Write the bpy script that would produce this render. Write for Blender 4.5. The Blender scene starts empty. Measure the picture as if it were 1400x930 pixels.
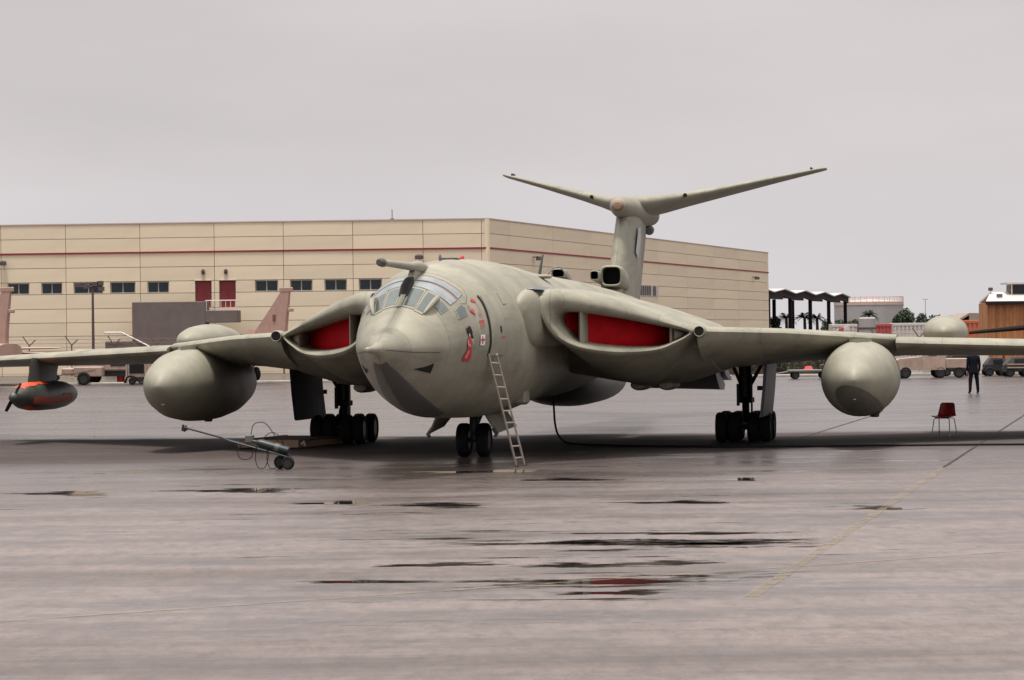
import bpy, bmesh, math, random
from mathutils import Vector, Matrix, Euler

# ------------------------------------------------------------------ camera, sky, sun, exposure
scene = bpy.context.scene
C = scene.collection
EYE = 2.47
cd = bpy.data.cameras.new('camera'); cam = bpy.data.objects.new('camera', cd); C.objects.link(cam)
cd.sensor_width = 36.0; cd.lens = 36.0*3960/1400; cd.clip_start = .5; cd.clip_end = 6000
cam.location = (0, 0, EYE)
PITCH, ROLL = math.atan(7/3960), math.radians(.67)
cam.rotation_euler = (Matrix.Rotation(math.pi/2-PITCH, 3, 'X') @ Matrix.Rotation(-ROLL, 3, 'Z')).to_euler()
scene.camera = cam

SUN_EL, SUN_AZ = math.radians(79), math.radians(200)       # azimuth measured clockwise from +Y
world = bpy.data.worlds.new('World'); scene.world = world; world.use_nodes = True
wn, wl = world.node_tree.nodes, world.node_tree.links
bg = wn['Background']
sky = wn.new('ShaderNodeTexSky'); sky.sky_type = 'NISHITA'; sky.sun_disc = False
sky.sun_elevation = SUN_EL; sky.sun_rotation = SUN_AZ; sky.air_density = 1; sky.dust_density = 6
# overcast: an even deck of cloud over the sky, brighter overhead than at the horizon
tcw = wn.new('ShaderNodeTexCoord'); sep = wn.new('ShaderNodeSeparateXYZ'); wl.new(tcw.outputs['Generated'], sep.inputs[0])
rmp = wn.new('ShaderNodeValToRGB'); wl.new(sep.outputs['Z'], rmp.inputs[0])
rmp.color_ramp.elements[0].position = 0.0; rmp.color_ramp.elements[0].color = (5.75, 5.55, 5.68, 1)
rmp.color_ramp.elements[1].position = 1.0; rmp.color_ramp.elements[1].color = (16.5, 16.1, 15.8, 1)
e = rmp.color_ramp.elements.new(.06); e.color = (5.65, 5.3, 5.36, 1)
e = rmp.color_ramp.elements.new(.13); e.color = (5.1, 4.75, 4.76, 1)
e = rmp.color_ramp.elements.new(.35); e.color = (6.2, 5.85, 5.85, 1)
ns = wn.new('ShaderNodeTexNoise'); ns.inputs['Scale'].default_value = 3.2; ns.inputs['Detail'].default_value = 5
mp = wn.new('ShaderNodeMapping'); mp.inputs['Scale'].default_value = (1, 1, 3.5)
wl.new(tcw.outputs['Generated'], mp.inputs[0]); wl.new(mp.outputs[0], ns.inputs['Vector'])
mr = wn.new('ShaderNodeMapRange'); mr.inputs[1].default_value = .3; mr.inputs[2].default_value = .7; mr.inputs[3].default_value = .90; mr.inputs[4].default_value = 1.10
wl.new(ns.outputs['Fac'], mr.inputs[0])
vm = wn.new('ShaderNodeVectorMath'); vm.operation = 'SCALE'; wl.new(rmp.outputs[0], vm.inputs[0]); wl.new(mr.outputs[0], vm.inputs['Scale'])
mx = wn.new('ShaderNodeMix'); mx.data_type = 'RGBA'; mx.inputs['Factor'].default_value = .96
wl.new(sky.outputs[0], mx.inputs['A']); wl.new(vm.outputs[0], mx.inputs['B'])
wl.new(mx.outputs['Result'], bg.inputs['Color']); bg.inputs['Strength'].default_value = .1
sd = bpy.data.lights.new('sun', 'SUN'); sun = bpy.data.objects.new('sun', sd); C.objects.link(sun)
sd.energy = 3.5; sd.angle = math.radians(11); sd.color = (1, .96, .90)
sun.rotation_euler = Euler((math.pi/2-SUN_EL, 0, math.pi-SUN_AZ))
scene.view_settings.view_transform = 'Standard'; scene.view_settings.look = 'None'
scene.view_settings.exposure = 0.3; scene.view_settings.gamma = 1; scene.view_settings.use_curve_mapping = False
scene.render.engine = 'CYCLES'

# ------------------------------------------------------------------ materials
MATS = {}
def nd(nt, kind, **kw):
    n = nt.nodes.new(kind)
    for k, v in kw.items(): n.inputs[k].default_value = v
    return n
def mat(name, col, rough=.6, var=.15, scale=3., metal=0., spec=.5, bump=0., bscale=20., coord='Object', rvar=.1, stretch=(1, 1, 1), rand=0., stain=None, coat=0.):
    if name in MATS: return MATS[name]
    m = bpy.data.materials.new(name); m.use_nodes = True; nt = m.node_tree; L = nt.links
    b = nt.nodes['Principled BSDF']; b.inputs['Metallic'].default_value = metal; b.inputs['Specular IOR Level'].default_value = spec
    b.inputs['Coat Weight'].default_value = coat
    tc = nd(nt, 'ShaderNodeTexCoord'); mpn = nd(nt, 'ShaderNodeMapping', Scale=stretch); L.new(tc.outputs[coord], mpn.inputs[0])
    n1 = nd(nt, 'ShaderNodeTexNoise', Scale=scale, Detail=8., Roughness=.62); L.new(mpn.outputs[0], n1.inputs['Vector'])
    r = nt.nodes.new('ShaderNodeValToRGB'); L.new(n1.outputs['Fac'], r.inputs[0])
    c0 = tuple(c*(1-var) for c in col)+(1,); c1 = tuple(min(1, c*(1+var)) for c in col)+(1,)
    r.color_ramp.elements[0].position = .3; r.color_ramp.elements[0].color = c0
    r.color_ramp.elements[1].position = .7; r.color_ramp.elements[1].color = c1
    out = r.outputs[0]
    if rand:
        oi = nt.nodes.new('ShaderNodeObjectInfo')
        mm = nd(nt, 'ShaderNodeMapRange'); mm.inputs[3].default_value = 1-rand; mm.inputs[4].default_value = 1+rand
        L.new(oi.outputs['Random'], mm.inputs[0])
        vs = nt.nodes.new('ShaderNodeVectorMath'); vs.operation = 'SCALE'; L.new(out, vs.inputs[0]); L.new(mm.outputs[0], vs.inputs['Scale'])
        out = vs.outputs[0]
    if stain:
        sc, amount, st, colr = stain
        m2 = nd(nt, 'ShaderNodeMapping', Scale=st); L.new(tc.outputs[coord], m2.inputs[0])
        n2 = nd(nt, 'ShaderNodeTexNoise', Scale=sc, Detail=6., Roughness=.7); L.new(m2.outputs[0], n2.inputs['Vector'])
        q = nd(nt, 'ShaderNodeMapRange'); q.inputs[1].default_value = .5; q.inputs[2].default_value = .78; q.inputs[4].default_value = amount
        L.new(n2.outputs['Fac'], q.inputs[0])
        mi = nt.nodes.new('ShaderNodeMix'); mi.data_type = 'RGBA'; L.new(q.outputs[0], mi.inputs['Factor']); L.new(out, mi.inputs['A'])
        mi.inputs['B'].default_value = colr+(1,); out = mi.outputs['Result']
    L.new(out, b.inputs['Base Color'])
    rr = nd(nt, 'ShaderNodeMapRange'); rr.inputs[3].default_value = max(.02, rough-rvar); rr.inputs[4].default_value = min(1, rough+rvar)
    L.new(n1.outputs['Fac'], rr.inputs[0]); L.new(rr.outputs[0], b.inputs['Roughness'])
    if bump:
        n3 = nd(nt, 'ShaderNodeTexNoise', Scale=bscale, Detail=4.); L.new(mpn.outputs[0], n3.inputs['Vector'])
        bp = nd(nt, 'ShaderNodeBump', Strength=bump, Distance=.02); L.new(n3.outputs['Fac'], bp.inputs['Height']); L.new(bp.outputs[0], b.inputs['Normal'])
    MATS[name] = m
    return m

def paint_mat(name, col, seams=True):
    """matt aircraft paint with panel seams across the body axis, streaky dirt and a faint sheen"""
    m = mat(name, col, rough=.52, var=.16, scale=1.7, spec=.3, bump=.06, bscale=3., stain=(1.3, .65, (1.2, .3, 2.4), tuple(c*.42 for c in col)), rvar=.1)
    if not seams: return m
    nt = m.node_tree; L = nt.links; b = nt.nodes['Principled BSDF']
    src = b.inputs['Base Color'].links[0].from_socket
    tc = nd(nt, 'ShaderNodeTexCoord'); sp = nd(nt, 'ShaderNodeSeparateXYZ'); L.new(tc.outputs['Object'], sp.inputs[0])
    def line(sock, period, wd):
        d = nt.nodes.new('ShaderNodeMath'); d.operation = 'DIVIDE'; L.new(sock, d.inputs[0]); d.inputs[1].default_value = period
        f = nt.nodes.new('ShaderNodeMath'); f.operation = 'FRACT'; L.new(d.outputs[0], f.inputs[0])
        c = nt.nodes.new('ShaderNodeMath'); c.operation = 'LESS_THAN'; L.new(f.outputs[0], c.inputs[0]); c.inputs[1].default_value = wd/period
        return c.outputs[0]
    a = line(sp.outputs['Y'], 1.37, .012); c = line(sp.outputs['X'], 1.83, .010)
    mxx = nt.nodes.new('ShaderNodeMath'); mxx.operation = 'MAXIMUM'; L.new(a, mxx.inputs[0]); L.new(c, mxx.inputs[1])
    ml = nt.nodes.new('ShaderNodeMath'); ml.operation = 'MULTIPLY'; L.new(mxx.outputs[0], ml.inputs[0]); ml.inputs[1].default_value = .55
    mi = nt.nodes.new('ShaderNodeMix'); mi.data_type = 'RGBA'; L.new(ml.outputs[0], mi.inputs['Factor']); L.new(src, mi.inputs['A'])
    mi.inputs['B'].default_value = (.05, .048, .04, 1)
    # each skin panel has weathered to a slightly different tone
    dv = nt.nodes.new('ShaderNodeVectorMath'); dv.operation = 'DIVIDE'; L.new(tc.outputs['Object'], dv.inputs[0]); dv.inputs[1].default_value = (1.83, 1.37, 1.1)
    fl = nt.nodes.new('ShaderNodeVectorMath'); fl.operation = 'FLOOR'; L.new(dv.outputs[0], fl.inputs[0])
    wn_ = nt.nodes.new('ShaderNodeTexWhiteNoise'); L.new(fl.outputs[0], wn_.inputs['Vector'])
    pr = nd(nt, 'ShaderNodeMapRange'); pr.inputs[3].default_value = .90; pr.inputs[4].default_value = 1.08; L.new(wn_.outputs['Value'], pr.inputs[0])
    sc_ = nt.nodes.new('ShaderNodeVectorMath'); sc_.operation = 'SCALE'; L.new(mi.outputs['Result'], sc_.inputs[0]); L.new(pr.outputs[0], sc_.inputs['Scale'])
    L.new(sc_.outputs[0], b.inputs['Base Color'])
    return m

HEMP = paint_mat('hemp_paint', (.246, .231, .178))
HEMP_P = mat('hemp_plain', (.248, .233, .18), rough=.5, var=.14, scale=2., spec=.3, stain=(1.6, .4, (1, .5, 1), (.16, .15, .11)))
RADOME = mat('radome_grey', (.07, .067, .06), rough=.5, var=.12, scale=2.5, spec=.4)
GLASS = mat('cockpit_glass', (.055, .072, .068), rough=.14, var=.25, scale=2., spec=.8, rvar=.05)
BLIND = mat('screened_glass', (.2, .215, .22), rough=.2, var=.3, scale=3.5, spec=.5, rvar=.08)
BLACK = mat('black_paint', (.009, .009, .009), spec=.2, rough=.7, var=.2)
RUBBER = mat('tyre_rubber', (.012, .011, .011), spec=.25, rough=.8, var=.25, scale=8)
STEEL = mat('gear_steel', (.11, .11, .11), rough=.4, metal=.3, var=.2)
DSTEEL = mat('dark_steel', (.018, .018, .019), rough=.5, metal=.2, var=.3)
RED = mat('red_cover', (.46, .004, .010), spec=.15, rough=.7, var=.22, scale=3., bump=.3, bscale=4.)
REDP = mat('red_marking', (.45, .02, .03), rough=.5, var=.15, scale=12)
WHITEP = mat('white_marking', (.7, .69, .66), rough=.5, var=.08, scale=8)
SKINP = mat('pale_marking', (.5, .3, .23), rough=.5, var=.1, scale=8)
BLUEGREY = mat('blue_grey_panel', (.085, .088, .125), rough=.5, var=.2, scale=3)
ORANGE = mat('orange_patch', (.5, .065, .02), rough=.55, var=.3, scale=5)
PODM = mat('pod_dark_paint', (.05, .052, .045), rough=.45, var=.3, scale=3)
ALU = mat('bare_ladder_metal', (.48, .42, .36), rough=.5, metal=.2, var=.15, scale=6)
SAND = mat('hangar_panel', (.66, .55, .405), rough=.85, var=.06, scale=.8, rand=.05, bump=.1, bscale=6, stain=(.6, .25, (1.5, 1.5, .3), (.45, .35, .24)))
SANDCORE = mat('joint_dark', (.3, .22, .155), rough=.95)
STRIPE = mat('stripe_red', (.22, .012, .02), rough=.6, var=.15)
WINDOWG = mat('window_glass', (.016, .02, .024), rough=.25, var=.3, scale=.7, spec=.4, rvar=.05)
FRAME = mat('window_frame', (.42, .40, .36), rough=.6)
DOORRED = mat('door_red', (.17, .014, .02), rough=.55, var=.15)
BLOCKG = mat('stair_block_grey', (.135, .105, .10), rough=.9, var=.12, scale=1.5, bump=.15, bscale=5)
RAILM = mat('rail_white', (.62, .55, .5), rough=.5)
DESERT = mat('desert_pink', (.33, .205, .165), rough=.65, var=.12, scale=2.)
DESERT2 = mat('vehicle_sand', (.33, .235, .19), rough=.6, var=.15, scale=3., stain=(2, .4, (1, 1, .5), (.16, .11, .08)))
BROWNM = mat('shelter_brown', (.018, .010, .009), spec=.2, rough=.8, var=.2)
ROOFW = mat('pale_roof', (.5, .45, .42), rough=.6, var=.12, scale=1.)
TANKG = mat('tank_grey', (.30, .28, .275), rough=.7, var=.1, scale=.6)
TANKP = mat('tank_rim', (.45, .33, .28), rough=.7, var=.1, scale=.6)
RUST = mat('rust_sheet', (.36, .15, .055), rough=.75, var=.3, scale=.9, stretch=(3, 3, .4), stain=(1.2, .5, (3, 3, .3), (.12, .05, .03)))
LEAF = mat('leaf', (.035, .052, .022), rough=.6, var=.5, scale=2., rand=.2)
PALMM = mat('palm_leaf', (.035, .06, .03), rough=.5, var=.4, scale=2.)
BARK = mat('bark', (.09, .06, .04), rough=.9, var=.3, scale=6)
CONC = mat('concrete_pale', (.4, .36, .31), rough=.9, var=.15, scale=2)
WOOD = mat('pallet_wood', (.30, .19, .125), rough=.8, var=.25, scale=4, stretch=(1, 8, 1))
WOODD = mat('pallet_slat', (.075, .035, .025), rough=.75, var=.3, scale=4)
PLASTR = mat('chair_red', (.30, .012, .016), rough=.4, var=.1)
CHROME = mat('chair_tube', (.25, .24, .24), rough=.35, metal=.7, var=.1)
SUIT = mat('suit_navy', (.006, .007, .011), spec=.1, rough=.85, var=.2, scale=10)
FLESH = mat('skin', (.42, .25, .18), rough=.55, var=.06, scale=10)
HAIRM = mat('hair_dark', (.02, .014, .01), rough=.6, var=.3, scale=20)
REDBIN = mat('bin_red', (.42, .02, .025), rough=.5, var=.15)
CART = mat('cart_blue', (.012, .024, .03), rough=.5, var=.3, scale=6)
CYLG = mat('cylinder_green', (.008, .014, .013), rough=.45, var=.3, scale=6)
WHITEC = mat('container_white', (.5, .46, .43), rough=.6, var=.1, scale=1)
REDC = mat('container_red', (.36, .05, .05), rough=.6, var=.15, scale=1)
ORC = mat('container_orange', (.42, .11, .05), rough=.6, var=.15, scale=1)
OLIVE = mat('olive_vehicle', (.03, .028, .021), rough=.6, var=.3, scale=2)
LAMPM = mat('lamp_housing', (.07, .05, .045), rough=.6, var=.2)

# ------------------------------------------------------------------ mesh helpers
def link(name, me, m=None, parent=None, mats=None, smooth=None):
    o = bpy.data.objects.new(name, me); C.objects.link(o)
    for k in (mats or ([m] if m else [])): me.materials.append(k)
    if smooth is not None:
        for p in me.polygons: p.use_smooth = True
        me.set_sharp_from_angle(angle=math.radians(smooth))
    if parent: o.parent = parent
    return o
class MB:
    """collects shapes for one mesh"""
    def __init__(s): s.v = []; s.f = []; s.mi = []; s.m = 0
    def add(s, vs, fs):
        n = len(s.v); s.v += [tuple(v) for v in vs]; s.f += [[i+n for i in f] for f in fs]; s.mi += [s.m]*len(fs); return s
    def loft(s, rings, cap0=True, cap1=True):
        n = len(rings[0]); vs = [p for r in rings for p in r]; fs = []
        for k in range(len(rings)-1):
            for i in range(n):
                j = (i+1) % n; fs.append([k*n+i, k*n+j, (k+1)*n+j, (k+1)*n+i])
        if cap0: fs.append(list(range(n))[::-1])
        if cap1: fs.append([(len(rings)-1)*n+i for i in range(n)])
        return s.add(vs, fs)
    def box(s, a, b, bev=0.):
        x0, y0, z0 = a; x1, y1, z1 = b
        if not bev:
            return s.add([(x0,y0,z0),(x1,y0,z0),(x1,y1,z0),(x0,y1,z0),(x0,y0,z1),(x1,y0,z1),(x1,y1,z1),(x0,y1,z1)],
                         [[3,2,1,0],[4,5,6,7],[0,1,5,4],[1,2,6,5],[2,3,7,6],[3,0,4,7]])
        def rr(z, d): return [(x0+d+bev,y0+d,z),(x1-d-bev,y0+d,z),(x1-d,y0+d+bev,z),(x1-d,y1-d-bev,z),(x1-d-bev,y1-d,z),(x0+d+bev,y1-d,z),(x0+d,y1-d-bev,z),(x0+d,y0+d+bev,z)]
        return s.loft([rr(z0, bev), rr(z0+bev, 0), rr(z1-bev, 0), rr(z1, bev)])
    def tube(s, pts, r, n=8, cap=True):
        pts = [Vector(p) for p in pts]; rs = r if isinstance(r, (list, tuple)) else [r]*len(pts); rings = []
        up = None
        for i, p in enumerate(pts):
            d = (pts[min(i+1, len(pts)-1)]-pts[max(i-1, 0)]).normalized()
            if up is None: up = Vector((0, 0, 1)) if abs(d.z) < .9 else Vector((1, 0, 0))
            x = d.cross(up).normalized(); y = x.cross(d).normalized(); up = y
            rings.append([p+(x*math.cos(6.28319*k/n)+y*math.sin(6.28319*k/n))*rs[i] for k in range(n)])
        return s.loft(rings, cap, cap)
    def lathe(s, prof, o=(0, 0, 0), axis='y', n=24, sx=1., sz=1.):
        """prof: list of (distance along axis, radius)"""
        rings = []
        for d, r in prof:
            ring = []
            for k in range(n):
                c, q = math.cos(6.28319*k/n)*r*sx, math.sin(6.28319*k/n)*r*sz
                p = {'y': (c, d, q), 'x': (d, c, q), 'z': (c, -q, d)}[axis]
                ring.append((o[0]+p[0], o[1]+p[1], o[2]+p[2]))
            rings.append(ring)
        return s.loft(rings)
    def build(s, name, m=None, parent=None, smooth=None, mats=None):
        me = bpy.data.meshes.new(name); me.from_pydata(s.v, [], s.f)
        o = link(name, me, m, parent, mats)
        if mats: me.polygons.foreach_set('material_index', s.mi)
        bm = bmesh.new(); bm.from_mesh(me); bmesh.ops.recalc_face_normals(bm, faces=bm.faces); bm.to_mesh(me); bm.free()
        if smooth is not None:
            for p in me.polygons: p.use_smooth = True
            me.set_sharp_from_angle(angle=math.radians(smooth))
        return o
def empty(name, loc=(0, 0, 0), rz=0., label=None, cat=None, group=None):
    o = bpy.data.objects.new(name, None); C.objects.link(o); o.location = loc; o.rotation_euler = (0, 0, rz); o.empty_display_size = .3
    if label: tag(o, label, cat, group)
    return o
def tag(o, label, cat, group=None):
    o['label'] = label; o['category'] = cat
    if group: o['group'] = group
    return o
def struct(o, kind='structure'):
    o['kind'] = kind; return o
def copy_tree(o, parent=None):
    c = o.copy(); C.objects.link(c); c.parent = parent
    for ch in list(o.children): copy_tree(ch, c)
    return c
def spot(x, y, d):
    """place surveyed by its bearing and elevation from the eye point, at distance d"""
    bx, by = x-700, y-465; cr, sr = math.cos(ROLL), math.sin(ROLL)
    px, py = bx*cr-by*sr, bx*sr+by*cr
    return Vector((px/3960*d, d, EYE+(-py/3960-math.tan(PITCH)*-0-7/3960*1)*d))
def ground_at(x, y):
    p = spot(x, y, 1.0); k = -EYE/(p.z-EYE); return Vector((p.x*k, k, 0))

# ------------------------------------------------------------------ the apron
def ground_mat():
    m = bpy.data.materials.new('wet_concrete'); m.use_nodes = True; nt = m.node_tree; L = nt.links
    b = nt.nodes['Principled BSDF']; tc = nd(nt, 'ShaderNodeTexCoord')
    def noise(scale, st=(1, 1, 1), det=8., rough=.6, rz=0.):
        mp = nd(nt, 'ShaderNodeMapping', Scale=st, Rotation=(0, 0, rz)); L.new(tc.outputs['Object'], mp.inputs[0])
        n = nd(nt, 'ShaderNodeTexNoise', Scale=scale, Detail=det, Roughness=rough); L.new(mp.outputs[0], n.inputs['Vector']); return n.outputs['Fac']
    def rng(s, a, b_, c, d):
        q = nd(nt, 'ShaderNodeMapRange'); q.inputs[1].default_value = a; q.inputs[2].default_value = b_; q.inputs[3].default_value = c; q.inputs[4].default_value = d
        L.new(s, q.inputs[0]); return q.outputs[0]
    def mix(f, a, c, col=False):
        q = nt.nodes.new('ShaderNodeMix'); q.data_type = 'RGBA'; L.new(f, q.inputs['Factor'])
        for s, v in (('A', a), ('B', c)):
            if hasattr(v, 'links'): L.new(v, q.inputs[s])
            else: q.inputs[s].default_value = v+(1,)
        return q.outputs['Result']
    big = noise(.09, (1, .55, 1), 6.); mid = noise(.5, (.75, 1.5, 1), 9., .7); fine = noise(9., det=6.); streak = noise(.22, (.55, 2.2, 1), 10., .74, .1)
    c = mix(rng(big, .35, .65, 0, 1), (.055, .042, .042), (.046, .042, .045))
    spy = nd(nt, 'ShaderNodeSeparateXYZ'); L.new(tc.outputs['Object'], spy.inputs[0])
    jit = nt.nodes.new('ShaderNodeMath'); jit.operation = 'MULTIPLY_ADD'; L.new(big, jit.inputs[0]); jit.inputs[1].default_value = 46.; L.new(spy.outputs['Y'], jit.inputs[2])
    wet_shade = rng(jit.outputs[0], 56., 84., 0, 1)      # wetter further out; base colour also darkened there for the shade under the aircraft
    c = mix(wet_shade, (.185, .135, .122), c)
    def shade_fade(f):  # thins the pale flecks in the darker zone, deepening its painted shade
        q = nt.nodes.new('ShaderNodeMath'); q.operation = 'MULTIPLY'; L.new(f, q.inputs[0]); L.new(rng(wet_shade, 0, 1, 1, .2), q.inputs[1]); return q.outputs[0]
    c = mix(rng(mid, .45, .66, 0, .75), c, (.075, .056, .052))
    c = mix(shade_fade(rng(fine, .35, .65, 0, .45)), c, (.17, .14, .12)); c = mix(rng(noise(38., det=3.), .45, .7, 0, .6), c, (.05, .04, .036))
    c = mix(rng(streak, .47, .64, 0, .8), c, (.04, .032, .03)); c = mix(shade_fade(rng(noise(.3, (.35, 3.2, 1), 9., .7, -.05), .54, .66, 0, .35)), c, (.22, .17, .155)); c = mix(rng(noise(5.5, (1, .3, 1), 9., .75, .3), .44, .62, 0, .55), c, (.06, .045, .042)); c = mix(shade_fade(rng(noise(1.7, (1, .55, 1), 9., .75, -.4), .5, .66, 0, .5)), c, (.2, .155, .14))
    st2 = noise(.11, (.28, 2.8, 1), 9., .7, .06)
    # rain-sheltered strip under the wings; sheen cut along it to darken their shadow
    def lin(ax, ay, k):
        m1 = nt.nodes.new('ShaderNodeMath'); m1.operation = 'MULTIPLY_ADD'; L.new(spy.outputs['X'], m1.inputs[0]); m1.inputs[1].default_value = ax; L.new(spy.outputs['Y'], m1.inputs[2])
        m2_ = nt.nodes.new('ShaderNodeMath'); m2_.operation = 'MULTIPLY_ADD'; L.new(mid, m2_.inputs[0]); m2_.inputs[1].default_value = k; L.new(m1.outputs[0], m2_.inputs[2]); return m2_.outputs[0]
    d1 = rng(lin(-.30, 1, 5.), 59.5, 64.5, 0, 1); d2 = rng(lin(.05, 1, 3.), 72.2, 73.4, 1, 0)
    dm = nt.nodes.new('ShaderNodeMath'); dm.operation = 'MULTIPLY'; L.new(d1, dm.inputs[0]); L.new(d2, dm.inputs[1]); dry_shade = rng(dm.outputs[0], 0, 1, 0, .93)
    spl = nt.nodes.new('ShaderNodeMix'); spl.data_type = 'FLOAT'; L.new(dry_shade, spl.inputs[0]); L.new(rng(st2, .4, .64, .8, .25), spl.inputs[2]); spl.inputs[3].default_value = .03
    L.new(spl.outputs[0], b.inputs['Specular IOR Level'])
    c = mix(rng(st2, .5, .66, 0, .5), c, (.05, .041, .037))
    L.new(c, b.inputs['Base Color'])
    r1 = rng(streak, .42, .70, .33, .15); r2 = rng(mid, .3, .7, .08, -.08)
    s = nt.nodes.new('ShaderNodeMath'); s.operation = 'ADD'; L.new(r1, s.inputs[0]); L.new(r2, s.inputs[1])
    pm = noise(.8, (.42, 2.4, 1), 10., .72, .05); pk = nt.nodes.new('ShaderNodeMath'); pk.operation = 'MULTIPLY_ADD'; L.new(big, pk.inputs[0]); pk.inputs[1].default_value = .35; L.new(pm, pk.inputs[2])
    pool = rng(pk.outputs[0], .765, .80, 0, 1)      # thin films of standing water
    c = mix(pool, c, (.03, .025, .022)); L.new(c, b.inputs['Base Color'])
    s2 = nt.nodes.new('ShaderNodeMath'); s2.operation = 'ADD'; L.new(s.outputs[0], s2.inputs[0]); L.new(rng(wet_shade, 0, 1, .1, 0), s2.inputs[1]); 
    s3 = nt.nodes.new('ShaderNodeMix'); s3.data_type = 'FLOAT'; L.new(pool, s3.inputs[0]); L.new(s2.outputs[0], s3.inputs[2]); s3.inputs[3].default_value = .05; s4 = nt.nodes.new('ShaderNodeMix'); s4.data_type = 'FLOAT'; L.new(dry_shade, s4.inputs[0]); L.new(s3.outputs[0], s4.inputs[2]); s4.inputs[3].default_value = .85; L.new(s4.outputs[0], b.inputs['Roughness'])
    bp = nd(nt, 'ShaderNodeBump', Distance=.012); L.new(rng(pool, 0, 1, .5, 0), bp.inputs['Strength']); L.new(noise(3.2, det=8., rough=.7), bp.inputs['Height']); L.new(bp.outputs[0], b.inputs['Normal'])
    return m
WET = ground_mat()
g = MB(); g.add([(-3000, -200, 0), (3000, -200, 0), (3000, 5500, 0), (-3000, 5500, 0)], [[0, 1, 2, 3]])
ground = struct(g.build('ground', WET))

def puddle_mat():
    """still water with ragged edges: beyond the edge the sheet is clear"""
    m = bpy.data.materials.new('puddle_water'); m.use_nodes = True; nt = m.node_tree; L = nt.links
    b = nt.nodes['Principled BSDF']; out = nt.nodes['Material Output']
    b.inputs['Base Color'].default_value = (.02, .017, .015, 1); b.inputs['Roughness'].default_value = .03; b.inputs['IOR'].default_value = 1.33
    tc = nd(nt, 'ShaderNodeTexCoord'); n = nd(nt, 'ShaderNodeTexNoise', Scale=1.1, Detail=10., Roughness=.7)
    mp = nd(nt, 'ShaderNodeMapping', Scale=(.55, 2.6, 1)); L.new(tc.outputs['Object'], mp.inputs[0]); L.new(mp.outputs[0], n.inputs['Vector'])
    at = nt.nodes.new('ShaderNodeAttribute'); at.attribute_name = 'edge'
    a = nt.nodes.new('ShaderNodeMath'); a.operation = 'MULTIPLY_ADD'; L.new(at.outputs['Fac'], a.inputs[0]); a.inputs[1].default_value = .26; L.new(n.outputs['Fac'], a.inputs[2])
    q = nd(nt, 'ShaderNodeMapRange'); q.inputs[1].default_value = .62; q.inputs[2].default_value = .66; L.new(a.outputs[0], q.inputs[0])
    tr = nt.nodes.new('ShaderNodeBsdfTransparent'); ms = nt.nodes.new('ShaderNodeMixShader')
    L.new(q.outputs[0], ms.inputs[0]); L.new(tr.outputs[0], ms.inputs[1]); L.new(b.outputs[0], ms.inputs[2]); L.new(ms.outputs[0], out.inputs['Surface'])
    return m
PUD = puddle_mat()
random.seed(5)
def puddle(x, y, rx, ry, rot=0.):
    n, K = 40, 5; ph = [random.uniform(0, 6.28) for _ in range(5)]
    vs = [(0, 0, 0)]; ed = [1.]
    for k in range(1, K+1):
        for i in range(n):
            t = 6.28319*i/n; w = 1+.22*math.sin(2*t+ph[0])+.16*math.sin(3*t+ph[1])+.1*math.sin(5*t+ph[2])+.07*math.sin(9*t+ph[3])
            vs.append((rx*w*math.cos(t)*k/K, ry*w*math.sin(t)*k/K, 0)); ed.append(1-k/K)
    fs = [[0, 1+i, 1+(i+1) % n] for i in range(n)]
    for k in range(K-1):
        for i in range(n): fs.append([1+k*n+i, 1+(k+1)*n+i, 1+(k+1)*n+(i+1) % n, 1+k*n+(i+1) % n])
    me = bpy.data.meshes.new('puddle'); me.from_pydata(vs, [], fs)
    at = me.attributes.new('edge', 'FLOAT', 'POINT'); at.data.foreach_set('value', ed)
    o = link('puddle', me, PUD); o.location = (x, y, .004); o.rotation_euler = (0, 0, rot); struct(o)
for (x, y, wpx, ry, rot) in [(880, 743, 200, .75, .02), (1000, 742, 130, .6, 0), (790, 741, 70, .4, 0), (950, 729, 130, .3, 0), (830, 795, 250, .42, 0), (1000, 787, 90, .6, 0), (850, 810, 90, .3, 0), (780, 773, 90, .4, 0), (900, 770, 110, .35, 0),
        (600, 772, 90, .4, 0), (500, 795, 80, .35, 0), (90, 675, 70, .9, 0), (330, 671, 110, .8, 0), (600, 691, 80, .8, 0), (460, 688, 50, .7, 0), (770, 656, 70, .7, 0), (1015, 656, 30, .6, 0),
        (930, 687, 70, .6, 0), (1205, 695, 50, .6, 0), (680, 645, 80, .9, 0),]:
    p = ground_at(x, y); puddle(p.x, p.y, wpx*1.45*p.y/3960, ry*1.35, rot)

def worn(m):
    nt = m.node_tree; L = nt.links; b = nt.nodes['Principled BSDF']; out = nt.nodes['Material Output']
    tc = nd(nt, 'ShaderNodeTexCoord'); n = nd(nt, 'ShaderNodeTexNoise', Scale=2.6, Detail=9., Roughness=.72); L.new(tc.outputs['Object'], n.inputs['Vector'])
    q = nd(nt, 'ShaderNodeMapRange'); q.inputs[1].default_value = .35; q.inputs[2].default_value = .65; q.inputs[4].default_value = .6; L.new(n.outputs['Fac'], q.inputs[0])
    tr = nt.nodes.new('ShaderNodeBsdfTransparent'); ms = nt.nodes.new('ShaderNodeMixShader')
    L.new(q.outputs[0], ms.inputs[0]); L.new(tr.outputs[0], ms.inputs[1]); L.new(b.outputs[0], ms.inputs[2]); L.new(ms.outputs[0], out.inputs['Surface']); return m
LINE = worn(mat('worn_yellow_line', (.27, .205, .12), rough=.4, var=.35, scale=1.5, stain=(1.1, 1., (1, 1, 1), (.11, .09, .078))))
JOINT = mat('slab_joint', (.02, .017, .016), rough=.9, var=.3)
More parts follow.
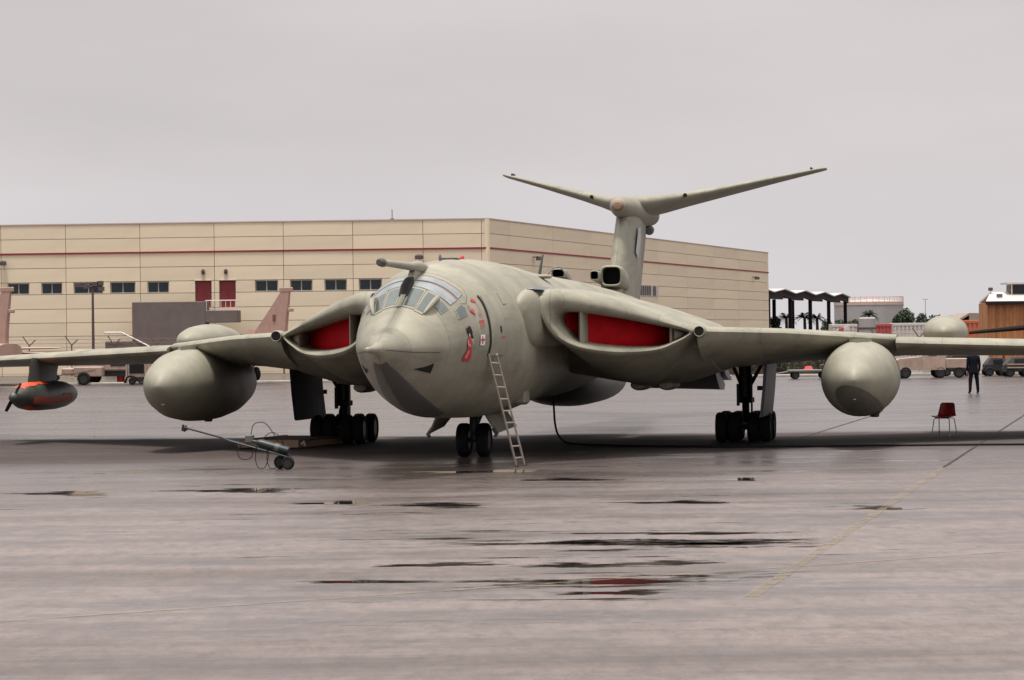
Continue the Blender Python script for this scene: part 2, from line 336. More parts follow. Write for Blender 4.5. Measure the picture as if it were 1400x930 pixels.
def strip(name, a, b, w, m, z):
    a, b = Vector(a), Vector(b); d = (b-a).normalized(); n = Vector((-d.y, d.x, 0))*w/2; s = MB(); K = 24; L_ = []; R_ = []
    for i in range(K+1):
        p = a.lerp(b, i/K); j = 1+random.uniform(-.12, .12); L_.append(p+n*j+Vector((0, 0, z))); R_.append(p-n*j+Vector((0, 0, z)))
    s.add(L_+R_, [[i, K+1+i, K+2+i, i+1] for i in range(K)])
    return struct(s.build(name, m))
strip('paint_line', (2.2, 27, 0), (7.69, 51.78, 0), .13, LINE, .006)
strip('paint_line', (-7.5, 23.5, 0), (7.6, 33.5, 0), .09, LINE, .006)
strip('paint_line', (9.5, 33.0, 0), (30, 45, 0), .09, LINE, .006)
for x0, y0, y1 in ((11.3, 52, 150), (6.85, 66, 84)):
    strip('slab_joint', (x0+.2237*(y0-68), y0, 0), (x0+.2237*(y1-68), y1, 0), .05, JOINT, .0075)

# ------------------------------------------------------------------ the tanker aircraft.  local x = port, y = aft, z = up; origin under the main gear
AC = empty('tanker_aircraft', (.567, 66, 0), -math.radians(9.54), 'large four-engined tanker aircraft in olive-beige paint with red intake covers and T-tail', 'aircraft')
# t, half width, top, bottom, widest z, v-shape of the lower half
FS=[(0,.05,2.30,2.19,2.245,0),(.12,.15,2.39,2.08,2.24,.1),(.35,.27,2.49,1.92,2.23,.35),(.9,.47,2.64,1.66,2.22,.45),(1.5,.66,2.86,1.43,2.22,.42),
(2.0,.80,3.05,1.28,2.23,.38),(2.4,.90,3.23,1.19,2.25,.34),(3.0,1.03,3.45,1.09,2.28,.26),(3.85,1.18,3.66,1.0,2.33,.16),(4.9,1.33,3.82,.95,2.4,.06),
(6.0,1.43,3.90,.91,2.43,-.1),(7.2,1.49,3.95,.90,2.45,-.25),(9,1.52,3.98,.92,2.47,-.32),(11,1.52,3.96,.98,2.47,-.25),(14,1.5,3.87,1.03,2.45,0),(18,1.47,3.82,1.05,2.43,0),
(22,1.4,3.78,1.1,2.45,0),(26,1.25,3.70,1.3,2.5,0),(30,1.0,3.63,1.65,2.6,0),(33,.75,3.55,2.0,2.75,0),(36,.5,3.4,2.3,2.85,0),(38,.3,3.2,2.55,2.87,0),(38.6,.05,2.95,2.8,2.87,0)]
def _h(k,t):
    n=len(FS)
    i=0
    while i<n-2 and FS[i+1][0]<=t: i+=1
    x0,x1=FS[i][0],FS[i+1][0]
    y0,y1=FS[i][k],FS[i+1][k]
    def m(j):
        if j<=0: return (FS[1][k]-FS[0][k])/(FS[1][0]-FS[0][0])
        if j>=n-1: return (FS[-1][k]-FS[-2][k])/(FS[-1][0]-FS[-2][0])
        a=(FS[j][k]-FS[j-1][k])/(FS[j][0]-FS[j-1][0]); b=(FS[j+1][k]-FS[j][k])/(FS[j+1][0]-FS[j][0])
        return 0 if a*b<=0 else 2*a*b/(a+b)
    h=x1-x0; s=min(max((t-x0)/h,0),1)
    return (2*s**3-3*s*s+1)*y0+(s**3-2*s*s+s)*h*m(i)+(-2*s**3+3*s*s)*y1+(s**3-s*s)*h*m(i+1)
def skin(t,ph,off=0.):
    w,zt,zb,zc,v=[_h(k,t) for k in (1,2,3,4,5)]
    c,s=math.cos(ph),math.sin(ph)
    if s>=0: x,z=w*c,zc+(zt-zc)*s
    else:
        q=abs(math.asin(max(-1,s)))/(math.pi/2)
        x=(1-v)*w*c+v*w*(1-q)*(1 if c>=0 else -1); z=zc-(zc-zb)*((1-v)*-s+v*q)
    if off:
        p=skin(t,ph); q1=skin(t+.02,ph); q2=skin(t,ph+.01)
        d1=[q1[i]-p[i] for i in range(3)]; d2=[q2[i]-p[i] for i in range(3)]
        n=[d1[1]*d2[2]-d1[2]*d2[1],d1[2]*d2[0]-d1[0]*d2[2],d1[0]*d2[1]-d1[1]*d2[0]]
        L=math.sqrt(sum(k*k for k in n)) or 1
        sg=1 if n[0]*c+n[2]*s>0 else -1
        return tuple(p[i]+off*sg*n[i]/L for i in range(3))
    return (x,t-17.24,z)

def ac(mb, name, m, parent=AC, smooth=40, mats=None): return mb.build(name, m, parent, smooth, mats)
f = MB(); ST = []
t = 0.
while t < 38.6: ST.append(t); t += .05 if t < .4 else (.15 if t < 8 else .5)
ST.append(38.6); NP = 72
f.loft([[skin(t, 6.28319*(k+.5)/NP) for k in range(NP)] for t in ST]); ac(f, 'fuselage', HEMP, smooth=38)

def patch(name, poly, m, off=.008, parent=AC, mirror=False, K=4, sub=6, edge=True):
    """a panel lying on the fuselage skin: poly is a list of (station, angle)"""
    P = []
    for i in range(len(poly)):
        a, b = poly[i], poly[(i+1) % len(poly)]
        for s in range(sub): P.append((a[0]+(b[0]-a[0])*s/sub, a[1]+(b[1]-a[1])*s/sub))
    cx = sum(p[0] for p in P)/len(P); cy = sum(p[1] for p in P)/len(P); n = len(P)
    sg = -1 if mirror else 1
    S = lambda t, h, o: (lambda q: (sg*q[0], q[1], q[2]))(skin(t, h, o))
    vs = [S(cx, cy, off)]; fs = []
    for k in range(1, K+1): vs += [S(cx+(p[0]-cx)*k/K, cy+(p[1]-cy)*k/K, off) for p in P]
    if edge: vs += [S(p[0], p[1], -.01) for p in P]
    fs += [[0, 1+i, 1+(i+1) % n] for i in range(n)]
    for k in range(K-1+(1 if edge else 0)):
        for i in range(n): fs.append([1+k*n+i, 1+(k+1)*n+i, 1+(k+1)*n+(i+1) % n, 1+k*n+(i+1) % n])
    b = MB(); b.add(vs, fs); return ac(b, name, m, parent, 35)
def seam(name, pts, m, wd=.012, off=.004, mirror=False):
    """narrow strip laid along a line of (station, angle) points"""
    b = MB(); V = []; sg = -1 if mirror else 1
    Q = []
    for i in range(len(pts)-1):
        for s in range(5): Q.append((pts[i][0]+(pts[i+1][0]-pts[i][0])*s/5, pts[i][1]+(pts[i+1][1]-pts[i][1])*s/5))
    Q.append(pts[-1]); P = [Vector(skin(t, h, off)) for t, h in Q]
    for i, p in enumerate(P):
        d = (P[min(i+1, len(P)-1)]-P[max(i-1, 0)]).normalized(); t, h = Q[i]
        nrm = (Vector(skin(t, h, off+.05))-p).normalized(); s = d.cross(nrm)*wd/2
        for q in (p+s, p-s): V.append((sg*q.x, q.y, q.z))
    b.add(V, [[2*i, 2*i+1, 2*i+3, 2*i+2] for i in range(len(P)-1)]); return ac(b, name, m)
PI = math.pi
for mir in (False, True):
    W1 = [(2.65, 1.50), (2.65, 1.23), (1.87, 1.21), (1.88, 1.47)]; W2 = [(2.66, 1.175), (2.68, .976), (1.84, .975), (1.83, 1.165)]
    W3 = [(2.65, .887), (2.63, .70), (2.31, .705), (2.31, .884)]; W4 = [(3.17, .646), (3.29, .585), (3.24, .463), (2.83, .464), (2.85, .61)]
    EA = [(3.38, 1.51), (3.44, 1.2), (3.58, .774), (3.25, .742), (3.16, 1.158), (3.05, 1.50)]; EB = [(2.98, 1.51), (3.08, 1.189), (3.15, .735), (2.79, .726), (2.73, .976), (2.72, 1.48)]
    for nm, w in (('windscreen_pane', W1), ('windscreen_pane', W2), ('windscreen_pane', W3), ('side_window', W4)):
        w = [(sum(q[0] for q in w)/len(w)*.08+p[0]*.92, sum(q[1] for q in w)/len(w)*.08+p[1]*.92) for p in w]
        cx = sum(p[0] for p in w)/len(w); cy = sum(p[1] for p in w)/len(w)
        patch('window_frame', [(cx+(p[0]-cx)*1.22, cy+(p[1]-cy)*1.2) for p in w], HEMP_P, .012, mirror=mir)
        patch(nm, w, GLASS, .017, mirror=mir)
    for w in (EA, EB):
        cx = sum(p[0] for p in w)/len(w); cy = sum(p[1] for p in w)/len(w)
        patch('eyebrow_window', w, BLIND, .014, mirror=mir, K=5, sub=8)
        seam('window_seal', w[:3], STRIPE if not mir else RADOME, .016, .017, mirror=mir)
    # angle-of-attack vane beside the windscreen
    b = MB(); q = [Vector(skin(1.84+i*.105, .955+.0*i, .02+.09*math.sin(PI*i/8))) for i in range(9)]
    if mir: q = [Vector((-p.x, p.y, p.z)) for p in q]
    b.tube(q, [.012, .03, .042, .048, .05, .048, .042, .03, .012], 8); ac(b, 'air_data_vane', HEMP_P)
    patch('nose_scoop', [(1.13, -.60), (1.72, -.323), (1.77, -.554)], BLACK, .01, mirror=mir)
    seam('chine_seam', [(.1, -.02), (.5, -.05), (.9, -.06), (1.8, -.06)], RADOME, .012, .004, mirror=mir)
# radome under the nose
poly = [(.20, -.95), (.76, -.95), (1.56, -1.02), (2.82, -1.134), (4.4, -1.29), (4.6, -PI/2), (4.4, -PI+1.29), (2.82, -PI+1.134), (1.56, -PI+1.02), (.76, -PI+.95), (.20, -PI+.95)]
def radome():
    b = MB(); N = 18; T = [.2+i*.1 for i in range(43)]; lim = [(.2, .95), (.76, .95), (1.56, 1.02), (2.82, 1.134), (4.4, 1.29)]
    def lm(t):
        for (a, x), (c, y) in zip(lim, lim[1:]):
            if t <= c: return x+(y-x)*(t-a)/(c-a)
        return lim[-1][1]
    V = []
    for t in T:
        l = min(lm(t), 1.5)
        for i in range(N+1): V.append(skin(t, -l-(PI-2*l)*i/N, .008 if 0 < i < N and t > .25 else -.004))
    b.add(V, [[k*(N+1)+i, (k+1)*(N+1)+i, (k+1)*(N+1)+i+1, k*(N+1)+i+1] for k in range(len(T)-1) for i in range(N)]); return b
ac(radome(), 'nose_radome', RADOME)
# pitot boss at the tip
b = MB(); b.lathe([(-17.95, .02), (-17.92, .05), (-17.7, .06), (-17.4, .07), (-17.22, .10), (-17.1, .14), (-17.0, .165)], (-.01, 0, 2.245), n=16); ac(b, 'pitot_boss', HEMP_P)
b = MB(); b.lathe([(-17.08, .15), (-17.07, .168), (-17.05, .168), (-17.04, .16)], (-.01, 0, 2.245), n=20); ac(b, 'boss_ring', RADOME)
# crew door, open gap ahead of it
patch('crew_door', [(4.33, .644), (5.0, .62), (5.08, .369), (5.06, .076), (5.04, -.21), (4.16, -.20), (4.21, 0), (4.24, .268), (4.28, .453)], HEMP_P, .02, K=5)
seam('door_gap', [(4.20, .66), (4.24, .55), (4.23, .453), (4.19, .268), (4.16, .1), (4.15, -.03), (4.10, -.2)], BLACK, .085, .012)
patch('door_handle', [(4.72, .17), (4.8, .17), (4.8, .09), (4.72, .09)], BLACK, .026)
seam('door_outline', [(5.02, .65), (5.12, .38), (5.1, .07), (5.08, -.22)], RADOME, .010, .012)
# markings
def mark(pts, m, off=.014, nm='marking'): return patch(nm, pts, m, off, K=2, sub=3, edge=False)
fig = AC
mark([(2.98, .285), (3.05, .27), (3.10, .30), (3.18, .28), (3.22, .2), (3.2, .15), (3.24, .11), (3.15, .095), (3.08, .13), (3.0, .19), (2.96, .24)], BLACK, .016, 'painted_hair')
mark([(3.02, .18), (3.07, .19), (3.09, .14), (3.04, .125)], SKINP, .018, 'painted_face')
mark([(2.98, .12), (3.06, .125), (3.14, .11), (3.16, .05), (3.12, -.02), (3.16, -.1), (3.2, -.19), (3.14, -.255), (3.02, -.24), (2.9, -.255), (2.8, -.215), (2.86, -.13), (2.94, -.05), (2.92, .03)], REDP, .016, 'painted_dress')
mark([(3.12, .11), (3.2, .08), (3.2, .02), (3.17, .02), (3.17, .06), (3.1, .08)], SKINP, .019, 'painted_arm')
mark([(2.93, .08), (2.97, .1), (2.97, .03), (3.08, -.0), (3.08, -.02), (2.94, .01)], SKINP, .019, 'painted_arm')
mark([(2.90, -.19), (2.98, -.2), (3.04, -.08), (3.0, -.06)], SKINP, .018, 'painted_fold')
mark([(3.60, .124), (3.84, .115), (3.80, -.03), (3.56, -.02)], WHITEP, .015, 'first_aid_panel')
mark([(3.67, .10), (3.73, .10), (3.70, .0), (3.64, .0)], REDP, .019, 'first_aid_cross'); mark([(3.60, .068), (3.80, .062), (3.79, .035), (3.59, .041)], REDP, .021, 'first_aid_cross')
for i, (t0, h0, w, hh) in enumerate([(3.70, .325, .10, .045), (3.83, .322, .12, .045), (3.68, .25, .09, .018), (3.80, .248, .13, .018), (3.68, .218, .22, .012), (3.78, .40, .16, .016), (3.8, .43, .09, .014), (4.78, .035, .2, .02), (4.86, .0, .04, .09)]):
    if i != 8: mark([(t0, h0), (t0+w, h0-.006), (t0+w-.015, h0-hh), (t0-.015, h0-hh+.003)], REDP, .024 if t0 > 4.2 else .015)
mark([(3.40, .52), (3.60, .505), (3.62, .40)], REDP, .015, 'rescue_arrow'); mark([(3.42, .60), (3.5, .56), (3.46, .55)], REDP, .015, 'rescue_arrow')
mark([(3.72, .64), (3.80, .66), (3.92, .62), (3.9, .57), (3.84, .60), (3.76, .60)], REDP, .015, 'rescue_arrow')
seam('rescue_line', [(3.9, .62), (3.93, .5), (3.94, .42)], REDP, .014, .015)
seam('canopy_outline', [(3.66, 1.5), (3.75, 1.1), (3.82, .85), (3.72, .72), (3.45, .62), (3.2, .66)], RADOME, .010, .006)
seam('canopy_outline', [(3.66, 1.5), (3.75, 1.1), (3.82, .85), (3.72, .72), (3.45, .62), (3.2, .66)], RADOME, .010, .006, True)
patch('access_panel', [(5.4, .62), (5.7, .62), (5.66, .45), (5.4, .45)], HEMP_P, .01)
# refuelling probe above the windscreen, on its pylon
b = MB(); b.tube([(0, -16.95, 3.735), (0, -16.9, 3.735), (0, -16.6, 3.73), (0, -16.45, 3.73), (0, -14.3, 3.72), (0, -13.6, 3.72), (0, -12.9, 3.73)], [.03, .06, .075, .055, .075, .12, .05], 14); probe = ac(b, 'refuelling_probe', HEMP_P)
b = MB(); b.tube([(0, -16.98, 3.735), (0, -16.9, 3.735), (0, -16.72, 3.732)], [.045, .07, .078], 14); ac(b, 'probe_tip', RADOME, probe)
b = MB(); b.loft([[(-.05, -14.75, 3.2), (.05, -14.75, 3.2), (.06, -13.4, 3.4), (-.06, -13.4, 3.4)], [(-.06, -14.35, 3.5), (.06, -14.35, 3.5), (.08, -13.2, 3.6), (-.08, -13.2, 3.6)], [(-.05, -14.05, 3.72), (.05, -14.05, 3.72), (.06, -12.95, 3.74), (-.06, -12.95, 3.74)]]); ac(b, 'probe_pylon', HEMP_P, probe)
b = MB(); b.loft([[(-.085, -15.02, 3.15), (.085, -15.02, 3.15), (.085, -14.6, 3.2), (-.085, -14.6, 3.2)], [(-.085, -14.75, 3.38), (.085, -14.75, 3.38), (.085, -14.4, 3.44), (-.085, -14.4, 3.44)], [(-.06, -14.52, 3.5), (.06, -14.52, 3.5), (.06, -14.3, 3.53), (-.06, -14.3, 3.53)]]); ac(b, 'probe_fairing', BLACK, probe)
seam('windscreen_pillar', [(1.8, PI/2), (2.2, PI/2), (2.7, PI/2), (3.6, PI/2)], HEMP_P, .09, .025)
# antennas and small fittings on the spine
b = MB(); b.loft([[(-.012, .2, 3.8), (.012, .2, 3.8), (.012, .62, 3.8), (-.012, .62, 3.8)], [(-.008, .95, 4.32), (.008, .95, 4.32), (.008, 1.1, 4.32), (-.008, 1.1, 4.32)]]); ac(b, 'blade_antenna', DSTEEL)
for y, z, r, m in ((-9.2, 3.95, .045, REDP), (-11.5, 3.91, .03, STEEL)):
    b = MB(); b.lathe([(z-.05, r), (z+.03, r), (z+.08, r*.7), (z+.1, r*.1)], (0, y, 0), 'z', 10); ac(b, 'beacon', m)
b = MB(); b.box((-.16, -10.6, 3.92), (.16, -10.2, 3.965), .02); ac(b, 'top_hatch', DSTEEL)
b = MB(); b.box((.75, -4.8, 3.66), (1.0, -4.1, 3.74), .03); ac(b, 'vent_panel', HEMP_P)
def scoop(name, o, w, h, L_, n=20):
    """forward-facing air scoop with a hollow mouth, set on the spine"""
    b = MB(); R = []
    def ring(y, kx, kz, dz=0):
        out = []
        for k in range(n):
            t_ = 6.28319*k/n; c, s = math.cos(t_), math.sin(t_)
            c = math.copysign(abs(c)**.5, c); s = math.copysign(abs(s)**.5, s); out.append((o[0]+kx*c, o[1]+y, o[2]+dz+kz*s))
        return out
    b.m = 1; b.loft([ring(.5, w*.7, h*.7), ring(.08, w*.78, h*.78)], True, False); b.m = 0
    b.loft([ring(.08, w*.78, h*.78), ring(0, w*.88, h*.88), ring(.05, w, h), ring(.5, w*1.02, h*1.03, -.02), ring(L_*.6, w*.8, h*.8, -.12), ring(L_, w*.3, h*.3, -.3)], False, True)
    return ac(b, name, None, AC, 40, [HEMP_P, BLACK])
scoop('dorsal_scoop', (.14, 11.9, 4.02), .30, .29, 3.2); scoop('dorsal_scoop', (-.22, 11.2, 4.03), .12, .13, 2.6); scoop('dorsal_scoop', (0, 3.3, 3.93), .17, .11, 2.2)
for s in (-1, 1):
    b = MB(); b.tube([(s*.36, 3.1, 3.72), (s*.1, 3.2, 4.06), (0, 3.25, 4.08)], .02, 6); ac(b, 'scoop_brace', STEEL)

# wings ------------------------------------------------------------
def LE(u): return -1.6+(u-8.17)*(1.31 if u < 8.17 else .85)
def foil(u, le, te, zl, zt, tu, tl, s, N=18):
    out = []
    def th(c): return (2.969*math.sqrt(c)-1.26*c-3.516*c*c+2.843*c**3-1.036*c**4)/1.0*1.0
    for i in range(2*N):
        k = i/N; q = 1-k if k <= 1 else k-1
        c = (1-math.cos(q*PI))/2 if q < 1 else 1.
        h = th(c)/1.0; z = zl+(zt-zl)*c
        out.append((s*u, le+(te-le)*c, z+(h*tu if k <= 1 else -h*tl)))
    return out
def wing(name, rows, s, m=HEMP):
    b = MB(); b.loft([foil(*r, s) for r in rows]); return ac(b, name, m, AC, 50)
def lerp_rows(a, b, n): return [tuple(x+(y-x)*i/n for x, y in zip(a, b)) for i in range(n+1)]
OUT = [(1.60, 3.17), (1.68, 3.30), (1.94, 3.35), (2.42, 3.25), (3.16, 3.02), (3.92, 2.73), (4.30, 2.575), (4.38, 2.51), (4.30, 2.43), (4.1, 2.30), (3.66, 2.08), (3.02, 2.005), (2.41, 2.10), (1.98, 2.30), (1.74, 2.56), (1.61, 2.88)]
INN = [(1.90, 2.82), (1.95, 2.89), (2.08, 2.915), (2.4, 2.88), (3.03, 2.76), (3.85, 2.565), (4.08, 2.50), (4.13, 2.46), (4.08, 2.41), (3.92, 2.32), (3.6, 2.21), (3.03, 2.205), (2.45, 2.275), (2.17, 2.38), (2.01, 2.55), (1.91, 2.70)]
def dense(P, n=6):
    Q = []
    for i in range(len(P)):
        p0, p1, p2, p3 = [P[(i+k) % len(P)] for k in (-1, 0, 1, 2)]
        for j in range(n):
            x = j/n; Q.append(tuple(.5*((2*b)+(-a+c)*x+(2*a-5*b+4*c-d)*x*x+(-a+3*b-3*c+d)*x**3) for a, b, c, d in zip(p0, p1, p2, p3)))
    return Q
OD, ID = dense(OUT), dense(INN)
def span_z(P, u):
    zs = []
    for i in range(len(P)):
        a, b = P[i], P[(i+1) % len(P)]
        if (a[0]-u)*(b[0]-u) <= 0 and a[0] != b[0]: zs.append(a[1]+(b[1]-a[1])*(u-a[0])/(b[0]-a[0]))
    return min(zs), max(zs)
for s in (1, -1):
    # thick root section behind the intake
    rows = [(.9, -4.6, 2.6, 2.55, 2.25, .78, .8), (1.6, -5.4, 2.6, 2.5, 2.2, .75, .85), (2.2, -6.2, 2.6, 2.48, 2.12, .68, .9), (2.9, -6.6, 2.6, 2.4, 2.05, .54, .92), (3.8, -5.6, 2.6, 2.36, 1.98, .38, .82), (4.5, LE(4.5)+.25, 2.6, 2.44, 1.95, .20, .62)]
    wing('wing_root', rows, s)
    wing('inner_wing', lerp_rows((4.34, LE(4.34), 2.6, 2.5, 1.95, .2, .62), (6, LE(6), 3.1, 2.44, 1.93, .19, .43), 4)+lerp_rows((6, LE(6), 3.1, 2.44, 1.93, .19, .43), (8.17, LE(8.17), 4.3, 2.27, 1.93, .18, .24), 4)[1:], s)
    wing('outer_wing', lerp_rows((8.175, LE(8.17)-.32, 4.3, 2.2, 1.95, .19, .20), (11, LE(11)-.25, 5.6, 2.09, 1.9, .2, .16), 4)+lerp_rows((11, LE(11)-.25, 5.6, 2.09, 1.9, .2, .16), (16.6, LE(16.6), 8.3, 1.9, 1.8, .11, .09), 6)[1:]+[(17.1, LE(17.1)+.6, 8.6, 1.88, 1.83, .05, .04)], s)
    # intake lip: from the duct, over the rounded lip, back along the nacelle
    def ring(P, d, k=1., dz=0., grow=0.):
        cx = sum(p[0] for p in P)/len(P); cz = sum(p[1] for p in P)/len(P); R = []
        for u, z in P:
            u2 = cx+(u-cx)*k; z2 = cz+(z-cz)*k
            if z2 < cz: z2 = cz+(z2-cz)*(1+grow)+dz
            R.append((s*u2, LE(max(u2, 1.2))+d, z2))
        return R
    def blend(k): return [(a[0]+(b[0]-a[0])*k, a[1]+(b[1]-a[1])*k) for a, b in zip(ID, OD)]
    b = MB(); b.loft([ring(ID, 1.6, .93), ring(ID, .8, .96), ring(ID, .32), ring(blend(.12), .14), ring(blend(.3), .03), ring(blend(.5), 0), ring(blend(.7), .04), ring(blend(.88), .14), ring(OD, .32), ring(OD, .8, 1.02, 0, .10), ring(OD, 1.8, 1.04, 0, .36), ring(OD, 3.2, 1.05, 0, .72), ring(OD, 5, 1.04, 0, .95), ring(OD, 8, .98, 0, .95)], True, False)
    nac = ac(b, 'engine_intake', HEMP, AC, 50)
    def cover(u0, u1, nm, m, d=.42, k=.0):
        b = MB(); V = []; n, q = 14, 8
        for i in range(n+1):
            u = u0+(u1-u0)*i/n; z0, z1 = span_z(ID, u); z0 += .0; z1 -= .0
            for j in range(q+1):
                e = (1-(2*i/n-1)**4)*(1-(2*j/q-1)**4); V.append((s*u, LE(u)+d-.1*e, z0+(z1-z0)*j/q))
        b.add(V, [[i*(q+1)+j, (i+1)*(q+1)+j, (i+1)*(q+1)+j+1, i*(q+1)+j+1] for i in range(n) for j in range(q)]); cv = ac(b, nm, m, nac)
        return cv
    cover(1.95, 2.26, 'intake_cover', RED, 1.05); cover(2.34, 3.80, 'intake_cover', RED, 1.05); cover(3.88, 4.10, 'intake_blank', HEMP_P, .42)
    for u, w in ((2.30, .075), (3.84, .05)):
        z0, z1 = span_z(ID, u); b = MB()
        b.loft([[(s*(u-w/2), LE(u)+.30, z), (s*u, LE(u)+.22, z), (s*(u+w/2), LE(u)+.30, z), (s*(u+w/2), LE(u)+1.2, z), (s*(u-w/2), LE(u)+1.2, z)] for z in (z0-.04, z1+.04)]); ac(b, 'intake_splitter', HEMP_P, nac)
    # root fillet between fuselage and intake, with its blue-grey panel
    b = MB(); R = []
    for d, k in ((.0, .0), (.02, .35), (.08, .6), (.25, .85), (.6, 1.), (2., 1.05), (4, 1.05)):
        R.append([(s*(1.46+k*.27*math.cos(6.28319*i/24)), -10.58+.62*(.27*math.cos(6.28319*i/24)*k)*2+d, 2.93+k*.44*math.sin(6.28319*i/24)-(.25*k if math.sin(6.28319*i/24) < 0 else 0)) for i in range(24)])
    b.loft(R); ac(b, 'root_fillet', HEMP_P, AC, 60)
    b = MB(); b.add([(s*x, y, z) for x, y, z in [(1.42, -10.15, 3.355), (1.70, -9.98, 3.335), (1.72, -8.9, 3.385), (1.5, -8.9, 3.41)]], [[0, 1, 2, 3]]); ac(b, 'fillet_panel', BLUEGREY)
    # light in the leading edge beside the intake
    b = MB(); b.m = 0; b.lathe([(-6.75, .085), (-6.78, .105), (-6.72, .12), (-6.4, .12)], (s*4.40, 0, 2.5), n=18); b.m = 1; b.lathe([(-6.77, .001), (-6.77, .088), (-6.765, .088), (-6.765, .001)], (s*4.40, 0, 2.5), n=18); ac(b, 'leading_edge_duct', None, AC, 40, [HEMP_P, BLACK])
    # lowered flap behind the gear, fairing under the trailing edge
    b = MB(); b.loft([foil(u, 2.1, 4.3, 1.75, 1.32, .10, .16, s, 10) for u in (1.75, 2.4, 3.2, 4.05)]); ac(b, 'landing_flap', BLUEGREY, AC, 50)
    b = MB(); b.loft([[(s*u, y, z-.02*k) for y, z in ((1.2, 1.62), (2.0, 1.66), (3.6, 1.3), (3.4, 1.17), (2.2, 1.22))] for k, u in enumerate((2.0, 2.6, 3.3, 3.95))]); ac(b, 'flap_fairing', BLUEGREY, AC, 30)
    b = MB()
    for u in (2.75, 3.35): b.lathe([(-3.6, .02), (-3.58, .14), (-3.3, .2), (-2.6, .2), (-2.2, .05)], (s*u, 0, 1.36), n=14, sz=.6)
    ac(b, 'belly_intakes', HEMP_P, AC, 50)
    # underwing tank with pylon
    tz, tu_ = 1.45, 7.42
    prof = [(-5.2, .01), (-5.17, .09), (-5.08, .20), (-4.9, .34), (-4.6, .49), (-4.2, .62), (-3.6, .745), (-2.8, .815), (-2., .835), (-1, .825), (0, .75), (1, .58), (1.8, .36), (2.2, .2), (2.4, .05)]
    b = MB(); b.lathe(prof, (s*tu_, 0, tz), n=40); tank = ac(b, 'underwing_tank', HEMP_P, AC, 60)
    b = MB(); b.loft([[(s*(tu_+dx*w), y, z) for dx, y in ((-.34, -1.2), (-.2, -2.9), (0, -3.35), (.2, -2.9), (.34, -1.2), (.15, 1.3), (-.15, 1.3))] for z, w in ((1.9, 1.25), (2.1, 1.05), (2.3, 1.0))]); ac(b, 'tank_pylon', HEMP_P, tank, 50)
    b = MB(); b.lathe([(.55, .07), (.57, .1), (.7, .12), (.85, .12)], (s*(tu_+.22), -.4, 0), 'z', 12); b.box((s*(tu_+.22)-.16, -1.0, .64), (s*(tu_+.22)+.16, .5, .8), .04); ac(b, 'tank_drain_fairing', RADOME, tank)
    if s > 0:
        b = MB(); N, K = 28, 6; V = []
        def nose_pt(dx, dz):
            r = min(math.hypot(dx, dz), .815)
            for (a, r0), (c, r1) in zip(prof, prof[1:]):
                if r0 <= r <= r1: y = a+(c-a)*(r-r0)/(r1-r0); break
            k = (r+.008)/max(math.hypot(dx, dz), 1e-4); return (tu_+dx*k, y-.008, tz+dz*k)
        for k in range(K+1):
            for i in range(N):
                h = 6.28319*i/N; ex, ez = .52*math.cos(h)*k/K, .30*math.sin(h)*k/K; V.append(nose_pt(.06+ex*.85+ez*.5, -.46-ex*.5+ez*.85))
        b.add(V, [[k*N+i, k*N+(i+1) % N, (k+1)*N+(i+1) % N, (k+1)*N+i] for k in range(K) for i in range(N)]); ac(b, 'tank_nose_patch', mat('tank_patch_grey', (.10, .096, .08), rough=.5, var=.15, scale=3), tank)
    b = MB(); b.lathe([(-5.04, .028), (-5.07, .034), (-5.06, .05), (-4.98, .05)], (s*tu_, .25, tz-.36), n=14); b.m = 1; b.lathe([(-5.05, .001), (-5.05, .03), (-5.0, .03)], (s*tu_, .25, tz-.36), n=14); ac(b, 'tank_filler', None, tank, 40, [WHITEP, BLACK])
    # trailing-edge shock body
    b = MB(); b.lathe([(2.9, .01), (2.94, .12), (3.1, .24), (3.45, .37), (4.0, .47), (4.8, .53), (5.6, .53), (6.6, .42), (7.6, .22), (8.3, .03)], (s*9.12, 0, 2.42), n=28, sz=.76); ac(b, 'wing_shock_body', HEMP_P, AC, 60)
    # refuelling pod
    pu, pz = 12.6, 1.13
    b = MB(); b.lathe([(.25, .02), (.28, .09), (.4, .13), (.55, .15), (.6, .19), (1.0, .29), (1.5, .34), (2.2, .36), (3.2, .36), (3.9, .32), (4.4, .25), (4.6, .2)], (s*pu, 0, pz), n=28); pod = ac(b, 'refuelling_pod', PODM, AC, 50)
    b = MB(); b.loft([[(s*pu+dx*w, y+o, z) for dx, y in ((-.1, 1.7), (0, 1.35), (.1, 1.7), (.12, 2.6), (.03, 3.4), (-.03, 3.4), (-.12, 2.6))] for z, w, o in ((1.4, 1., 0), (1.7, .9, .15), (2.05, .85, .35))]); ac(b, 'pod_pylon', BLUEGREY if s > 0 else RADOME, pod, 50)
    b = MB()
    for k in range(2):
        a_ = 1.05+k*PI; c, q = math.cos(a_), math.sin(a_); b.loft([[(s*pu+c*r+dx*-q, .36+dy, pz+q*r+dx*c) for dx, dy in ((-wd, -.02), (wd, .02), (wd, .035), (-wd, -.005))] for r, wd in ((.06, .035), (.2, .04), (.38, .03))])
    ac(b, 'pod_turbine_blade', BLACK, pod)
